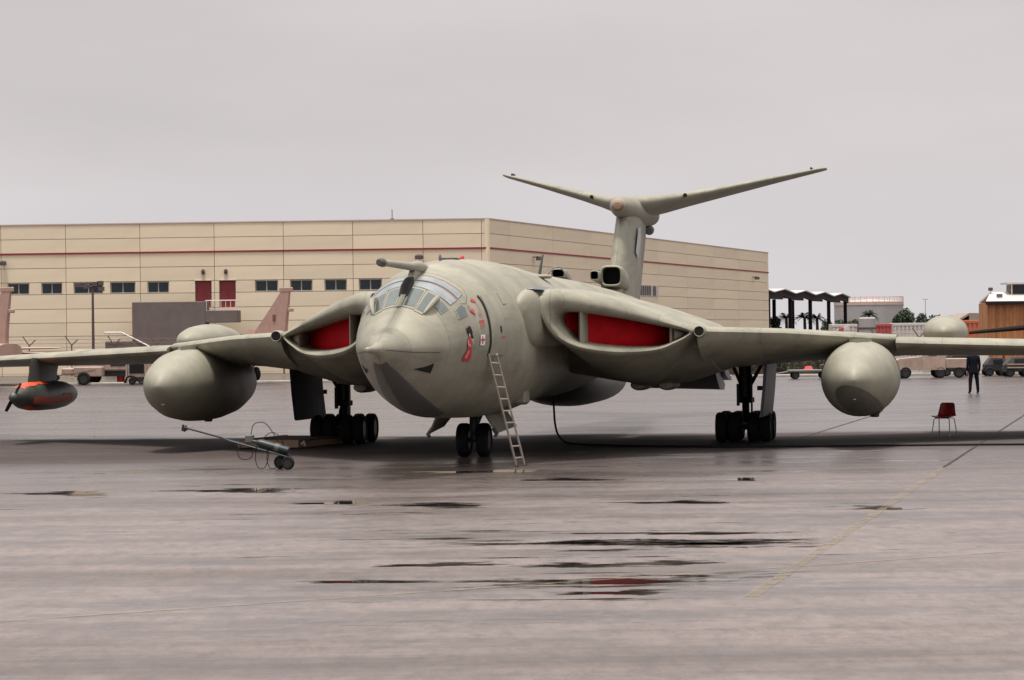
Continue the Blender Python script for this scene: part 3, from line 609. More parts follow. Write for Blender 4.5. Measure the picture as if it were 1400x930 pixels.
    for (y0, y1, h0, h1) in ((.75, 1.7, .95, 2.2), (1.0, 3.1, -.6, -.05), (1.7, 2.3, .9, 1.5), (3.0, 3.7, -.5, .1), (.8, 1.5, -1.5, -.9)):
        b = MB(); V = []; n = 6
        for i in range(n+1):
            y = y0+(y1-y0)*i/n; r = (.29+(y-1)*.1 if y < 1.5 else (.34+(y-1.5)*.03 if y < 2.2 else .36))-(.03 if y < 1 else 0)+.008
            if y < 1.0: r = .19+(y-.6)*.25+.008
            for j in range(n+1):
                h = h0+(h1-h0)*j/n+.06*math.sin(i*1.3); V.append((s*pu+(math.cos(h) if s < 0 else -math.cos(h))*r*(1), y, pz+math.sin(h)*r))
        b.add(V, [[i*(n+1)+j, (i+1)*(n+1)+j, (i+1)*(n+1)+j+1, i*(n+1)+j+1] for i in range(n) for j in range(n)]); ac(b, 'pod_patch', ORANGE, pod)
# hose drum fairing and underside
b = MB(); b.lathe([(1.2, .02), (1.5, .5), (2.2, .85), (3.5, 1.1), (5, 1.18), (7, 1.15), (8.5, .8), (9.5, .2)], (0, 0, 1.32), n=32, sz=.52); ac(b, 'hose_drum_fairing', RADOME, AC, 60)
b = MB(); b.box((.85, -9.3, 1.1), (1.25, -8.8, 1.5), .05); ac(b, 'belly_panel', HEMP_P)

# tail ------------------------------------------------------------
def vfoil(z, le, te, th, n=12):
    out = []
    for i in range(2*n):
        k = i/n; q = 1-k if k <= 1 else k-1; c = (1-math.cos(q*PI))/2
        h = (2.969*math.sqrt(c)-1.26*c-3.516*c*c+2.843*c**3-1.036*c**4)*th; out.append((h if k <= 1 else -h, le+(te-le)*c, z))
    return out
b = MB(); b.loft([vfoil(z, 12.9+(z-3.3)*.95, 19.2+(z-3.3)*.85, .33-.02*(z-3.3)) for z in (3.0, 3.4, 4, 4.6, 5.2, 5.9)]); fin = ac(b, 'tail_fin', HEMP, AC, 60)
b = MB(); b.loft([vfoil(z, 10.6+(z-3.3)*4, 15, .3) for z in (3.3, 3.6, 3.9)]); ac(b, 'fin_fillet', HEMP_P, fin, 60)
b = MB(); b.add([(.345, 15.7, 4.75), (.345, 16.3, 4.6), (.345, 16.9, 5.1), (.345, 16.9, 5.5), (.345, 16.4, 5.45)], [[0, 1, 2, 3, 4]]); ac(b, 'fin_badge', mat('badge_pale', (.42, .42, .42)), fin)
b = MB(); b.lathe([(14.5, .02), (14.53, .11), (14.65, .2), (14.9, .27), (15.4, .31), (16.5, .36), (18.5, .42), (20.5, .4), (22, .3), (23, .12)], (0, 0, 6.02), n=28); bul = ac(b, 'bullet_fairing', HEMP_P, AC, 60)
b = MB(); b.lathe([(14.47, .01), (14.48, .1), (14.56, .155), (14.62, .17)], (0, 0, 6.02), n=18); ac(b, 'bullet_light', mat('bullet_tan', (.21, .13, .095), rough=.6), bul)
b = MB(); b.tube([(.1, 20.2, 5.7), (.1, 21, 5.55), (.1, 21.6, 5.6)], [.12, .15, .08], 10); ac(b, 'tail_fitting', RADOME, bul)
b = MB(); b.tube([(0, 15.3, 5.85), (0, 15.35, 5.6)], .05, 8); ac(b, 'tail_probe', RADOME, bul)
for s in (1, -1):
    b = MB(); b.loft([foil(u, le, te, z, z-.02, tt, tt, s, 14) for u, le, te, z, tt in ((.05, 16.3, 22.4, 6.12, .30), (.6, 17.6, 22.9, 6.25, .26), (1.2, 18.9, 23.4, 6.42, .19), (2, 20.55, 24.1, 6.66, .15), (3.5, 22.9, 25.2, 7.1, .10), (4.9, 25.1, 26.2, 7.5, .06), (5.12, 25.6, 26.4, 7.56, .03))]); tp = ac(b, 'tailplane', HEMP, AC, 60)
    b = MB(); b.box((s*4.7-.03, 24.9, 7.45), (s*4.7+.03, 25.4, 7.56), .01); ac(b, 'balance_horn', DSTEEL, tp)
    b = MB(); b.lathe([(19.15, .01), (19.15, .055), (19.3, .055)], (s*1.38, 0, 6.5), n=10); ac(b, 'tailplane_duct', BLACK, tp)

# landing gear ------------------------------------------------------------
def wheel_mesh(r, w, nm):
    b = MB(); b.m = 0
    b.lathe([(-w*.36, r*.55), (-w*.5, r*.68), (-w*.5, r*.84), (-w*.38, r*.96), (-w*.2, r), (w*.2, r), (w*.38, r*.96), (w*.5, r*.84), (w*.5, r*.68), (w*.36, r*.55)], axis='x', n=26)
    b.m = 1; b.lathe([(-w*.4, r*.12), (-w*.41, r*.56), (-w*.3, r*.56), (w*.3, r*.56), (w*.41, r*.56), (w*.4, r*.12)], axis='x', n=20)
    o = b.build(nm, None, None, 40, [RUBBER, DSTEEL]); return o
wh = wheel_mesh(.335, .245, 'wheel'); first = [True]
def put_wheel(parent, p, k=1.):
    o = wh if first[0] else wh.copy()
    if not first[0]: C.objects.link(o)
    first[0] = False; o.parent = parent; o.location = p; o.scale = (k, k, k)
for s in (1, -1):
    x = s*4.68; b = MB()
    b.tube([(x, .75, .42), (x, .75, 1.0)], .085, 12); b.tube([(x, .75, .95), (x, .72, 1.95)], .15, 14)
    b.tube([(x, .72, 1.02), (x-s*.28, .6, 1.75)], .04, 8); b.tube([(x+s*.0, .7, 1.05), (x+s*.42, .6, 1.8)], .045, 8)
    b.tube([(x, .75, .34), (x, 1.35, .335)], .09, 8); b.tube([(x, .75, .34), (x, .15, .335)], .09, 8)
    b.tube([(x, .6, .45), (x, .3, .72), (x, .58, .98)], .04, 6); b.lathe([(.86, .15), (.88, .2), (.98, .2), (1.0, .15)], (x, .75, 0), 'z', 14)
    b.box((x-.19, .55, .80), (x-.13, .7, 1.3)); b.box((x+.13, .55, .62), (x+.17, .66, 1.5))
    for y in (.15, 1.35): b.tube([(x-.6, y, .335), (x+.6, y, .335)], .05, 8)
    mg = ac(b, 'main_gear', DSTEEL, AC, 40)
    for y in (.15, 1.35):
        for dx in (-.5, -.215, .215, .5): put_wheel(mg, (x+dx, y, .335))
    b = MB(); w0, w1 = (5.2, 5.27)
    b.loft([[(s*(w0+k), -1.75, z), (s*(w1+k), -1.75, z), (s*(w1+k), 1.1, z), (s*(w0+k), 1.1, z)] for i, (z, k) in enumerate(((.60, -.02), (.64, 0), (1.2, .06), (1.78, .10)))]); ac(b, 'leg_door', BLACK if s < 0 else BLUEGREY, mg, 30)
    b = MB(); b.box((s*5.0-.03, .4, 1.15), (s*5.13+.03, .5, 1.25)); ac(b, 'door_link', DSTEEL, mg)
# nose gear
b = MB(); b.tube([(0, -7.75, .36), (0, -7.75, .7)], .06, 10); b.tube([(0, -7.75, .62), (0, -7.7, 1.2)], .095, 12); b.tube([(-.3, -7.75, .345), (.3, -7.75, .345)], .05, 8)
b.tube([(0, -7.9, .45), (0, -8.1, .62), (0, -7.9, .85)], .03, 6); b.tube([(.05, -7.6, .7), (.1, -6.6, 1.2)], .05, 8)
ng = ac(b, 'nose_gear', STEEL, AC, 40); ng.location = (-.17, .55, 0)
for dx in (-.205, .205): put_wheel(ng, (dx, -7.75, .345), 1.03)
for s in (1, -1):
    b = MB(); b.loft([[(s*.42, -9.2, .98), (s*.46, -9.2, .98), (s*.5, -6.9, .98), (s*.46, -6.9, .98)], [(s*.66, -9.0, .52), (s*.70, -9.0, .52), (s*.78, -7.1, .60), (s*.74, -7.1, .60)]]); dr = ac(b, 'nose_gear_door', HEMP_P, ng, 20)
    b = MB(); b.tube([(s*.62, -9.03, .62), (s*.70, -9.06, .50), (s*.66, -9.08, .46)], .04, 6); ac(b, 'door_bracket', STEEL, dr)
b = MB(); b.tube([(.28, -8.6, .98), (.2, -8.65, .86)], .012, 6); ac(b, 'belly_drain', WHITEP)

# ------------------------------------------------------------------ things on the apron
# ladder leaning at the crew door
lad = empty('boarding_ladder', (.14, 54.35, 0), 0, 'thin metal boarding ladder leaning against the fuselage below the open crew door', 'ladder')
top = [Vector((-.44, 52.85, 2.14)), Vector((-.285, 53.15, 2.12))]; bot = [Vector((.06, 54.2, 0)), Vector((.215, 54.5, 0))]
o_ = Vector((.14, 54.35, 0))
for k in range(2):
    b = MB(); b.tube([bot[k]-o_, (bot[k].lerp(top[k], .5))-o_, top[k]-o_], .022, 8); b.build('rail', ALU, lad, 40)
    b = MB(); b.lathe([(0, .03), (.05, .03), (.06, .024)], tuple(bot[k]-o_+Vector((0, 0, .002))), 'z', 10); b.build('foot', RUBBER, lad, 40)
for i in range(9):
    f_ = .08+i*.105; b = MB(); b.tube([bot[0].lerp(top[0], f_)-o_, bot[1].lerp(top[1], f_)-o_], .016, 6); b.build('rung', ALU, lad, 40)

# ground power cable from the belly to the right
cab = MB(); P_ = [(.92, 65.6, 1.06), (.93, 65.5, .8), (.95, 65.3, .45), (1.02, 65.0, .2), (1.2, 64.5, .05), (1.6, 64.0, .028), (2.3, 63.3, .026), (3.4, 62.5, .026), (5, 61.9, .026), (7, 61.7, .026), (9, 61.6, .026), (11.5, 61.4, .026), (14, 61.6, .026), (18, 62, .026)]
def smooth_path(P, n=6):
    Q = []
    for i in range(len(P)-1):
        p0, p1, p2, p3 = [Vector(P[min(max(i+k, 0), len(P)-1)]) for k in (-1, 0, 1, 2)]
        for j in range(n):
            x = j/n; Q.append(.5*((2*p1)+(-p0+p2)*x+(2*p0-5*p1+4*p2-p3)*x*x+(-p0+3*p1-3*p2+p3)*x**3))
    return Q+[Vector(P[-1])]
cab.tube(smooth_path(P_), .024, 8)
tag(cab.build('power_cable', BLACK, None, 60), 'black cable hanging from the aircraft belly and trailing right across the wet apron', 'cable')

# gas trolley
tr = empty('gas_trolley', (-4.3, 54.3, 0), 0, 'small two-wheeled gas cylinder trolley with long tow handle and looped hoses', 'trolley')
wx, wz = 0.06, .127
def TP(x, y, z): return (x, y, z)
b = MB()
b.tube([(-.10, -.13, .29), (-1.0, -.13, .55), (-1.15, 0, .60)], .018, 6); b.tube([(.12, .13, .23), (-1.0, .13, .55), (-1.15, 0, .60)], .018, 6)
b.tube([(.12, -.13, .22), (-.1, -.13, .29)], .018, 6)
for x in (.05, -.3, -.65): b.tube([(x, -.14, .25-.29*x+.0), (x, .14, .25-.29*x)], .015, 6)
b.build('frame', CART, tr, 40)
b = MB(); b.tube([(-1.13, 0, .595), (-1.85, 0, .80)], .016, 8); b.tube([(-1.84, -.09, .79), (-1.86, 0, .81), (-1.84, .09, .83)], .022, 8); b.tube([(-1.80, 0, .79), (-1.88, 0, .74)], .026, 8); b.tube([(-1.88, 0, .86), (-1.90, 0, .74)], .022, 8); b.build('tow_handle', DSTEEL, tr, 40)
b = MB(); b.tube([(wx+.03, -.2, wz), (wx-.15, .22, wz)], .015, 8); b.tube([(wx, -.1, wz), (.05, -.1, .26)], .015, 6); b.tube([(wx, .1, wz), (.05, .1, .26)], .015, 6); b.build('axle', DSTEEL, tr, 40)
for (dx, y) in ((.03, -.2), (-.15, .22)):
    o = wh.copy(); C.objects.link(o); o.parent = tr; o.location = (wx+dx, y, .127); k = .127/.335; o.scale = (k*.75, k, k); o.rotation_euler = (0, 0, 1.15)
for y in (-.08, .1):
    b = MB(); d = Vector((-1, 0, .29)).normalized(); o0 = Vector((.1, y, .34)); b.tube([o0, o0+d*.02, o0+d*.55, o0+d*.63, o0+d*.66, o0+d*.72], [.05, .075, .075, .045, .025, .025], 14); c_ = b.build('gas_cylinder', CYLG, tr, 40)
    b = MB(); b.tube([o0+d*.2, o0+d*.28], .079, 14); b.build('cylinder_band', STEEL, c_, 40)
b = MB(); b.box((-.72, -.1, .50), (-.56, .12, .66), .02); b.build('regulator_box', STEEL, tr, 40)
for pts in ([(-.62, 0, .62), (-.55, -.1, .85), (-.35, -.12, .88), (-.2, -.1, .7), (-.1, -.1, .52)], [(-.7, -.1, .5), (-.85, -.14, .38), (-.8, -.16, .22), (-.62, -.16, .22), (-.55, -.15, .4)],
            [(-.5, -.15, .45), (-.52, -.16, .2), (-.46, -.17, .04), (-.34, -.17, .06), (-.28, -.16, .25), (-.3, -.15, .42)], [(-.3, -.15, .4), (-.3, -.17, .15), (-.22, -.18, .02), (-.1, -.18, .08), (-.05, -.16, .22)], [(-.35, -.1, .62), (-.2, -.12, .7), (-.05, -.12, .6), (.0, -.1, .45)]):
    b = MB(); b.tube(smooth_path(pts, 6), .008, 6); b.build('hose', BLACK, tr, 60)

# slatted wooden platform by the starboard wheels
pl = empty('wooden_platform', (-5.0, 66.0, 0), -.28, 'low slatted wooden platform lying on the apron beside the left-hand wheels', 'pallet')
for x in (-.62, 0, .62):
    b = MB(); b.box((x-.05, -1.5, .005), (x+.05, 1.5, .15), .01); b.build('bearer', WOOD, pl)
b = MB(); b.box((-.69, -1.56, .02), (.69, -1.503, .19), .01); b.build('end_board', WOOD, pl)
b = MB(); b.box((-.755, -1.56, .02), (-.697, 1.5, .20), .01); b.build('side_board', WOOD, pl)
b = MB(); b.box((0, 0, 0), (1.36, .15, .03), .006); sl = b.build('slat', WOODD, pl)
for i in range(14):
    o = sl if i == 0 else sl.copy()
    if i: C.objects.link(o); o.parent = pl
    o.location = (-.67, -1.47+i*.21, .153+.004*(i % 3)); o.rotation_euler = (0, 0, random.uniform(-.01, .01))
b = MB(); b.tube([(.74, -1.5, .1), (.80, -1.52, .16), (.82, -1.5, .06)], .035, 6); b.build('rope_loop', ALU, pl, 50)

# wheel chocks
for x, y, w in ((-5.45, 67.3, 'left'), ):
    b = MB(); b.loft([[(-.22, -.1, .005), (.22, -.1, .005), (.22, .1, .005), (-.22, .1, .005)], [(-.2, -.03, .12), (.2, -.03, .12), (.2, .06, .12), (-.2, .06, .12)]])
    o = b.build('wheel_chock', WOODD); o.location = (x, y, 0); tag(o, 'dark wedge chock on the ground in front of the left-hand main wheels', 'chock')

# red chair
ch = empty('stacking_chair', (10.02, 67.3, 0), -.55, 'red plastic stacking chair standing alone on the apron right of the aircraft', 'chair')
b = MB(); V = []; nx, ny = 12, 16
prof = [(-.23, .42), (-.215, .435), (-.15, .44), (-.05, .432), (.05, .428), (.13, .435), (.18, .46), (.205, .50), (.22, .56), (.235, .63), (.25, .70), (.26, .75), (.263, .775)]
for k, (y, z) in enumerate(prof):
    wd = .235 if k < 6 else .235-.012*(k-6)
    for i in range(nx+1):
        x = (2*i/nx-1); c = x*x; wv = wd*(1-(.18 if k in (0, len(prof)-1) else 0))
        V.append((x*wv, y-(.05*c if k > 6 else 0), z+(.035*c if k <= 6 else 0)))
n_ = nx+1; F_ = [[k*n_+i, k*n_+i+1, (k+1)*n_+i+1, (k+1)*n_+i] for k in range(len(prof)-1) for i in range(nx)]
b.add(V, F_); o = b.build('seat_shell', PLASTR, ch, 60); md = o.modifiers.new('thick', 'SOLIDIFY'); md.thickness = .008
for sx in (-1, 1):
    for (y0, y1) in ((-.14, -.21), (.13, .23)):
        b = MB(); b.tube([(sx*.15, y0, .42), (sx*.19, y0*1.1, .40), (sx*.225, y1, .005)], .011, 8); b.build('leg', CHROME, ch, 50)
b = MB(); b.tube([(-.15, -.14, .42), (.15, -.14, .42)], .011, 6); b.tube([(-.15, .13, .42), (.15, .13, .42)], .011, 6); b.build('seat_rail', CHROME, ch, 50)

# man in a dark suit, back to us
def person():
    root = empty('person', (17.83, 112, 0), .12, 'man in dark navy suit standing on the apron under the right wing, back turned', 'person')
    V = [(0, 0, .95)]; E = []; R_ = [(.155, .115)]
    def chain(start, pts):
        i = start
        for p, r in pts: V.append(p); R_.append(r if isinstance(r, tuple) else (r, r)); E.append((i, len(V)-1)); i = len(V)-1
        return i
    t_ = chain(0, [((0, .0, 1.08), (.15, .11)), ((0, .0, 1.25), (.175, .125)), ((0, .01, 1.40), (.18, .12)), ((0, .0, 1.48), (.09, .08)), ((0, -.0, 1.54), (.06, .065)), ((0, .015, 1.62), (.078, .092)), ((0, .015, 1.70), (.08, .097)), ((0, .01, 1.77), (.05, .06))])
    chest = 3
    for s in (-1, 1):
        el = chain(chest, [((s*.19, 0, 1.41), (.075, .085)), ((s*.235, -.02, 1.13), .057), ((s*.245, .03, .90), .043), ((s*.245, .05, .85), (.028, .035)), ((s*.245, .06, .80), (.02, .04))])
        for k, (dy, L_) in enumerate(((-.03, .055), (-.01, .075), (.012, .08), (.034, .07))):
            chain(el, [((s*.245, .06+dy, .765), .010), ((s*.238, .068+dy, .765-L_*.5), .009), ((s*.228, .078+dy, .765-L_), .007)])
        chain(el-1, [((s*.238, .095, .83), .011), ((s*.230, .115, .80), .010), ((s*.226, .12, .77), .008)])
        sp = .0 if s < 0 else .02
        chain(0, [((s*.10, 0, .86), (.105, .115)), ((s*(.125+sp), .01, .50), (.072, .08)), ((s*(.145+sp), -.01, .14), (.058, .062)), ((s*(.15+sp), -.01, .065), (.05, .055)), ((s*(.155+sp), .07, .045), (.042, .04)), ((s*(.16+sp), .16, .035), (.036, .03))])
    me = bpy.data.meshes.new('body'); me.from_pydata(V, E, []); o = bpy.data.objects.new('body', me); C.objects.link(o)
    sk = o.modifiers.new('skin', 'SKIN'); sk.use_smooth_shade = True
    for i, r in enumerate(R_): me.skin_vertices[0].data[i].radius = r
    me.skin_vertices[0].data[0].use_root = True
    sb = o.modifiers.new('sub', 'SUBSURF'); sb.levels = 2; sb.render_levels = 2
    dg = bpy.context.evaluated_depsgraph_get(); m2 = bpy.data.meshes.new_from_object(o.evaluated_get(dg)); bpy.data.objects.remove(o)
    bd = bpy.data.objects.new('body', m2); C.objects.link(bd); bd.parent = root
    m2.materials.clear()
    for k in (SUIT, FLESH, BLACK): m2.materials.append(k)
    zm = min(v.co.z for v in m2.vertices)
    for v in m2.vertices: v.co.z -= zm
    for p in m2.polygons:
        p.use_smooth = True; c = p.center; p.material_index = 1 if c.z > 1.5 or (abs(c.x) > .19 and c.z < .87 and c.z > .6) else (2 if c.z < .085 else 0)
    b = MB(); R2 = []
    for k in range(7):
        h = k/6*1.5; R2.append([(.092*math.cos(h)*math.cos(6.28319*i/16), -.002+.108*math.cos(h)*math.sin(6.28319*i/16)*(1 if math.sin(6.28319*i/16) < 0 else .8), 1.665+.135*math.sin(h)-(.06 if math.sin(6.28319*i/16) < .2 and k == 0 else 0)) for i in range(16)])
    b.loft(R2, False, True); b.build('hair', HAIRM, root, 60)
    b = MB(); b.loft([[(.0-.018, .112, 1.66), (.018, .112, 1.66), (.012, .10, 1.71), (-.012, .10, 1.71)], [(-.012, .128, 1.665), (.012, .128, 1.665), (.004, .108, 1.71), (-.004, .108, 1.71)]]); b.build('nose', FLESH, root, 50)
    for s in (-1, 1):
        b = MB(); b.lathe([(-.012, .004), (-.008, .02), (.008, .024), (.012, .006)], (s*.085, .0, 1.67), 'x', 10, 1, 1.4); b.build('ear', FLESH, root, 50)
    # jacket: a skirted shell from shoulders to hip
    b = MB(); R3 = []
    for z, wx_, wy in ((.80, .205, .155), (.86, .20, .152), (1.0, .18, .14), (1.12, .172, .135), (1.25, .19, .145), (1.38, .205, .145), (1.45, .16, .12), (1.49, .09, .085)):
        R3.append([(wx_*math.copysign(abs(math.cos(h))**.8, math.cos(h)), .005+wy*math.sin(h), z) for h in [6.28319*i/24 for i in range(24)]])
    b.loft(R3, False, False); b.build('jacket', SUIT, root, 60)
person()

# ------------------------------------------------------------------ hangar
HG = empty('hangar', (-1.6, 200, 0), 0, 'long sand-coloured panelled hangar with red stripe and small dark windows behind the aircraft', 'building')
A0 = Vector((-1.6, 200, 0)); LEFT = Vector((-62, 203.6, 0)); RIGHT = Vector((26.1, 294.5, 0)); TOP = 10.5
CZ = [0, .7, 1.71, 2.73, 3.67, 4.63, 5.65, 6.49, 7.475, 8.49, 9.5, 10.5]
def wall_frame(a, b):
    d = (b-a); L_ = d.length; d.normalize(); n = Vector((d.y, -d.x, 0))
    return a, d, n, L_
# core volume behind the panels
core = MB(); inn = .12
backL, backR = LEFT+Vector((0, 60, 0)), RIGHT+Vector((-20, 10, 0))
core.loft([[(p.x-A0.x, p.y-A0.y, z) for p in (LEFT+Vector((0, inn, 0)), A0+Vector((-.0, inn+.05, 0)), RIGHT+Vector((-inn, 0, 0)), backR, backL)] for z in (0, TOP-.04)]); core.build('wall_core', SANDCORE, HG)
b = MB(); b.box((0, -.0, 0), (1, 1, 1)); unit = bpy.data.meshes.new('panel'); unit.from_pydata(b.v, [], b.f); unit.materials.append(SAND)
def slab(name, a, d, s0, s1, z0, z1, thick, proud, me=unit, parent=HG):
    """a flat piece on a wall: from s0 to s1 along it, z0 to z1 high"""
    o = bpy.data.objects.new(name, me); C.objects.link(o); o.parent = parent
    ang = math.atan2(d.y, d.x); n = Vector((d.y, -d.x, 0)); p = a+d*s0+n*proud-A0
    o.matrix_basis = Matrix.Translation((p.x, p.y, z0)) @ Matrix.Rotation(ang, 4, 'Z') @ Matrix.Diagonal((s1-s0, thick, z1-z0, 1))
    return o
# left face, measured from LEFT towards the corner (direction +x)
aL, dL, nL, lenL = wall_frame(LEFT, A0)
def s_of(x): # distance along the left face of the bearing x
    best = None; lo, hi = 0., lenL
    for _ in range(40):
        m_ = (lo+hi)/2; p = aL+dL*m_; bx = 700+3960*p.x/p.y
        if bx < x: lo = m_
        else: hi = m_
    return lo
cols = [0]+[lenL-4.9*k-.35 for k in range(12, -1, -1) if lenL-4.9*k-.35 > 1]+[lenL]
cols = sorted([s_of(x) for x in (3, 91.5, 193, 294.5, 389, 484, 580, 660)]+[s_of(3)-4.95*k for k in range(1, 3)]+[lenL])
wins = [(12, 41), (58, 86), (102, 142), (152, 186), (203, 232), (350, 381), (398, 428), (445, 475), (492, 523), (-90, -60), (-40, -10)]
WS = sorted((s_of(a), s_of(b)) for a, b in wins)
WS = [w for w in WS if w[0] > cols[0]]
DS = [(s_of(268), s_of(290)), (s_of(301), s_of(323))]
J = .017
def cut(segs, holes):
    out = []
    for a, b in segs:
        cur = a
        for h0, h1 in sorted(holes):
            if h1 <= cur or h0 >= b: continue
            if h0 > cur: out.append((cur, h0))
            cur = h1
        if cur < b: out.append((cur, b))
    return [q for q in out if q[1]-q[0] > .15]
for k in range(len(CZ)-1):
    z0, z1 = CZ[k], CZ[k+1]; segs = list(zip(cols, cols[1:])); holes = []
    if k == 6: holes += WS
    if k in (5, 6): holes += DS
    for s0, s1 in cut(segs, holes): slab('panel', aL, dL, s0+J, s1-J, z0+J, z1-J, .14, .05)
lo = cols[0]
if lo > .1: slab('panel', aL, dL, 0, lo-J, 0, TOP-J, .14, .05)
def m_unit(m):
    b = MB(); b.box((0, 0, 0), (1, 1, 1)); me = bpy.data.meshes.new('piece'); me.from_pydata(b.v, [], b.f); me.materials.append(m); return me
U_STRIPE, U_GLASS, U_FRAME, U_DOOR, U_CAP, U_VENT = [m_unit(m) for m in (STRIPE, WINDOWG, FRAME, DOORRED, TANKP, LAMPM)]
slab('red_stripe', aL, dL, 0, lenL+.02, 8.44, 8.555, .1, .10, U_STRIPE)
slab('roof_edge', aL, dL, 0, lenL+.05, TOP-.02, TOP+.06, .3, .09, U_CAP)
for s0, s1 in WS:
    w = slab('window', aL, dL, s0, s1, 5.69, 6.45, .02, -.04, U_FRAME)   # frame backing
    mid = (s0+s1)/2
    for q0, q1 in ((s0+.06, mid-.035), (mid+.035, s1-.06)):
        o = slab('pane', aL, dL, q0, q1, 5.75, 6.39, .02, -.01, U_GLASS); o.parent = w; o.matrix_basis = w.matrix_basis.inverted() @ o.matrix_basis
    for q0, q1, z0, z1 in ((s0, s1, 5.67, 5.72), (s0, s1, 6.43, 6.47)): slab('window_sill', aL, dL, q0, q1, z0, z1, .08, .03, U_FRAME)
for s0, s1 in DS:
    slab('door', aL, dL, s0+.04, s1-.04, 4.38, 6.48, .05, -.09, U_DOOR)
    slab('door_lintel', aL, dL, s0-.05, s1+.05, 6.49, 6.56, .2, .08)
def walllamp(a, d, s0, z, kx=1.):
    n = Vector((d.y, -d.x, 0)); p = a+d*s0+n*.06-A0; b = MB(); b.tube([(p.x, p.y, z+.1), (p.x+n.x*.4, p.y+n.y*.4, z+.15)], .05, 6)
    q = Vector((p.x+n.x*.45, p.y+n.y*.45, z)); b.loft([[(q.x-.28*kx, q.y, q.z-.14), (q.x+.28*kx, q.y, q.z-.14), (q.x+.2*kx, q.y+.3, q.z-.1), (q.x-.2*kx, q.y+.3, q.z-.1)], [(q.x-.28*kx, q.y, q.z+.1), (q.x+.28*kx, q.y, q.z+.1), (q.x+.2*kx, q.y+.3, q.z+.2), (q.x-.2*kx, q.y+.3, q.z+.2)]])
    b.build('wall_floodlight', LAMPM, HG)
for x, z in ((7, 7.85), (575, 7.9)): walllamp(aL, dL, s_of(x), z)
for x in (279, 310):
    b = MB(); p = aL+dL*s_of(x)+nL*.05-A0; b.lathe([(-.3, .02), (-.26, .12), (0, .14)], (p.x, p.y, 7.1), 'y', 10, 1, 1.4); b.build('door_lamp', LAMPM, HG, 50)
# right face
aR, dR, nR, lenR = wall_frame(A0, RIGHT)
colsR = [0, 5.3]+[5.3+11.2*k for k in range(1, 8)]+[lenR]
for k in range(len(CZ)-1):
    for s0, s1 in zip(colsR, colsR[1:]): slab('panel', aR, dR, s0+J+(.1 if s0 == 0 else 0), s1-J, CZ[k]+J, CZ[k+1]-J, .14, .05)
slab('red_stripe', aR, dR, -.02, lenR, 8.44, 8.555, .1, .10, U_STRIPE); slab('roof_edge', aR, dR, 0, lenR, TOP-.02, TOP+.06, .3, .09, U_CAP)
b = MB(); b.loft([[(-.19, -.07, z), (.0, -.12, z), (.14, -.02, z), (.1, .25, z), (-.1, .25, z)] for z in (0, TOP)]); b.build('corner_post', SAND, HG)
def sR(x):
    lo, hi = 0., lenR
    for _ in range(40):
        m_ = (lo+hi)/2; p = aR+dR*m_
        if 700+3960*p.x/p.y < x: lo = m_
        else: hi = m_
    return lo
walllamp(aR, dR, sR(729), 8.0, .8); walllamp(aR, dR, sR(1029), 7.8, .9)
s0, s1 = sR(869), sR(890); slab('vent_frame', aR, dR, s0-.2, s1+2.6, 5.6, 6.55, .06, .09, U_FRAME)
for i in range(7): slab('vent_slat', aR, dR, s0+(s1-s0)*i/7, s0+(s1-s0)*(i+.62)/7, 5.68, 6.47, .05, .13, U_VENT)
slab('vent_slat', aR, dR, s1+.6, s1+1.5, 5.68, 6.47, .05, .13, U_VENT)
b = MB(); b.tube([(-6.6, .6, TOP), (-6.6, .6, TOP+.75)], .03, 6); b.box((-6.75, .5, TOP), (-6.45, .7, TOP+.12)); b.build('roof_antenna', LAMPM, HG)
# stair block in front of the doors
SB = empty('stair_block', (spot(186, 500, 199).x, 197.2, 0), 0, 'grey-brown stair enclosure with landing and white railing against the hangar doors', 'stairs')
w0, w1, w2 = 0, 4.98, 7.15
b = MB(); b.box((w0, 0, 0), (w1, 2.8, 5.0), .03); b.build('enclosure', BLOCKG, SB)
b = MB(); b.box((w1+.003, 0, 3.55), (w2, 2.8, 4.38), .03); b.build('landing', BLOCKG, SB)
b = MB(); b.box((-1.9, .3, 0), (-.003, 2.5, 2.35), .03); b.build('low_wall', BLOCKG, SB)
for i in range(7):
    b = MB(); x = w1+.08+i*.33; b.tube([(x, .1, 4.38), (x, .1, 5.05)], .025, 6); b.build('railing_post', RAILM, SB)
b = MB(); b.tube([(w1, .1, 5.05), (w2, .1, 5.05)], .035, 6); b.tube([(w2-.05, .1, 5.05), (w2-.05, 2.6, 5.05)], .035, 6); b.build('railing_bar', RAILM, SB)
b = MB(); b.tube([(-1.9, .1, 2.95), (-.75, .1, 2.95), (1.3, -.1, 1.9)], .06, 6); b.tube([(-1.9, .1, 2.5), (-.75, .1, 2.5)], .03, 6)
for i in range(5): b.tube([(-1.85+i*.27, .1, 2.3), (-1.85+i*.27, .1, 2.95)], .022, 6)
b.build('stair_handrail', RAILM, SB)

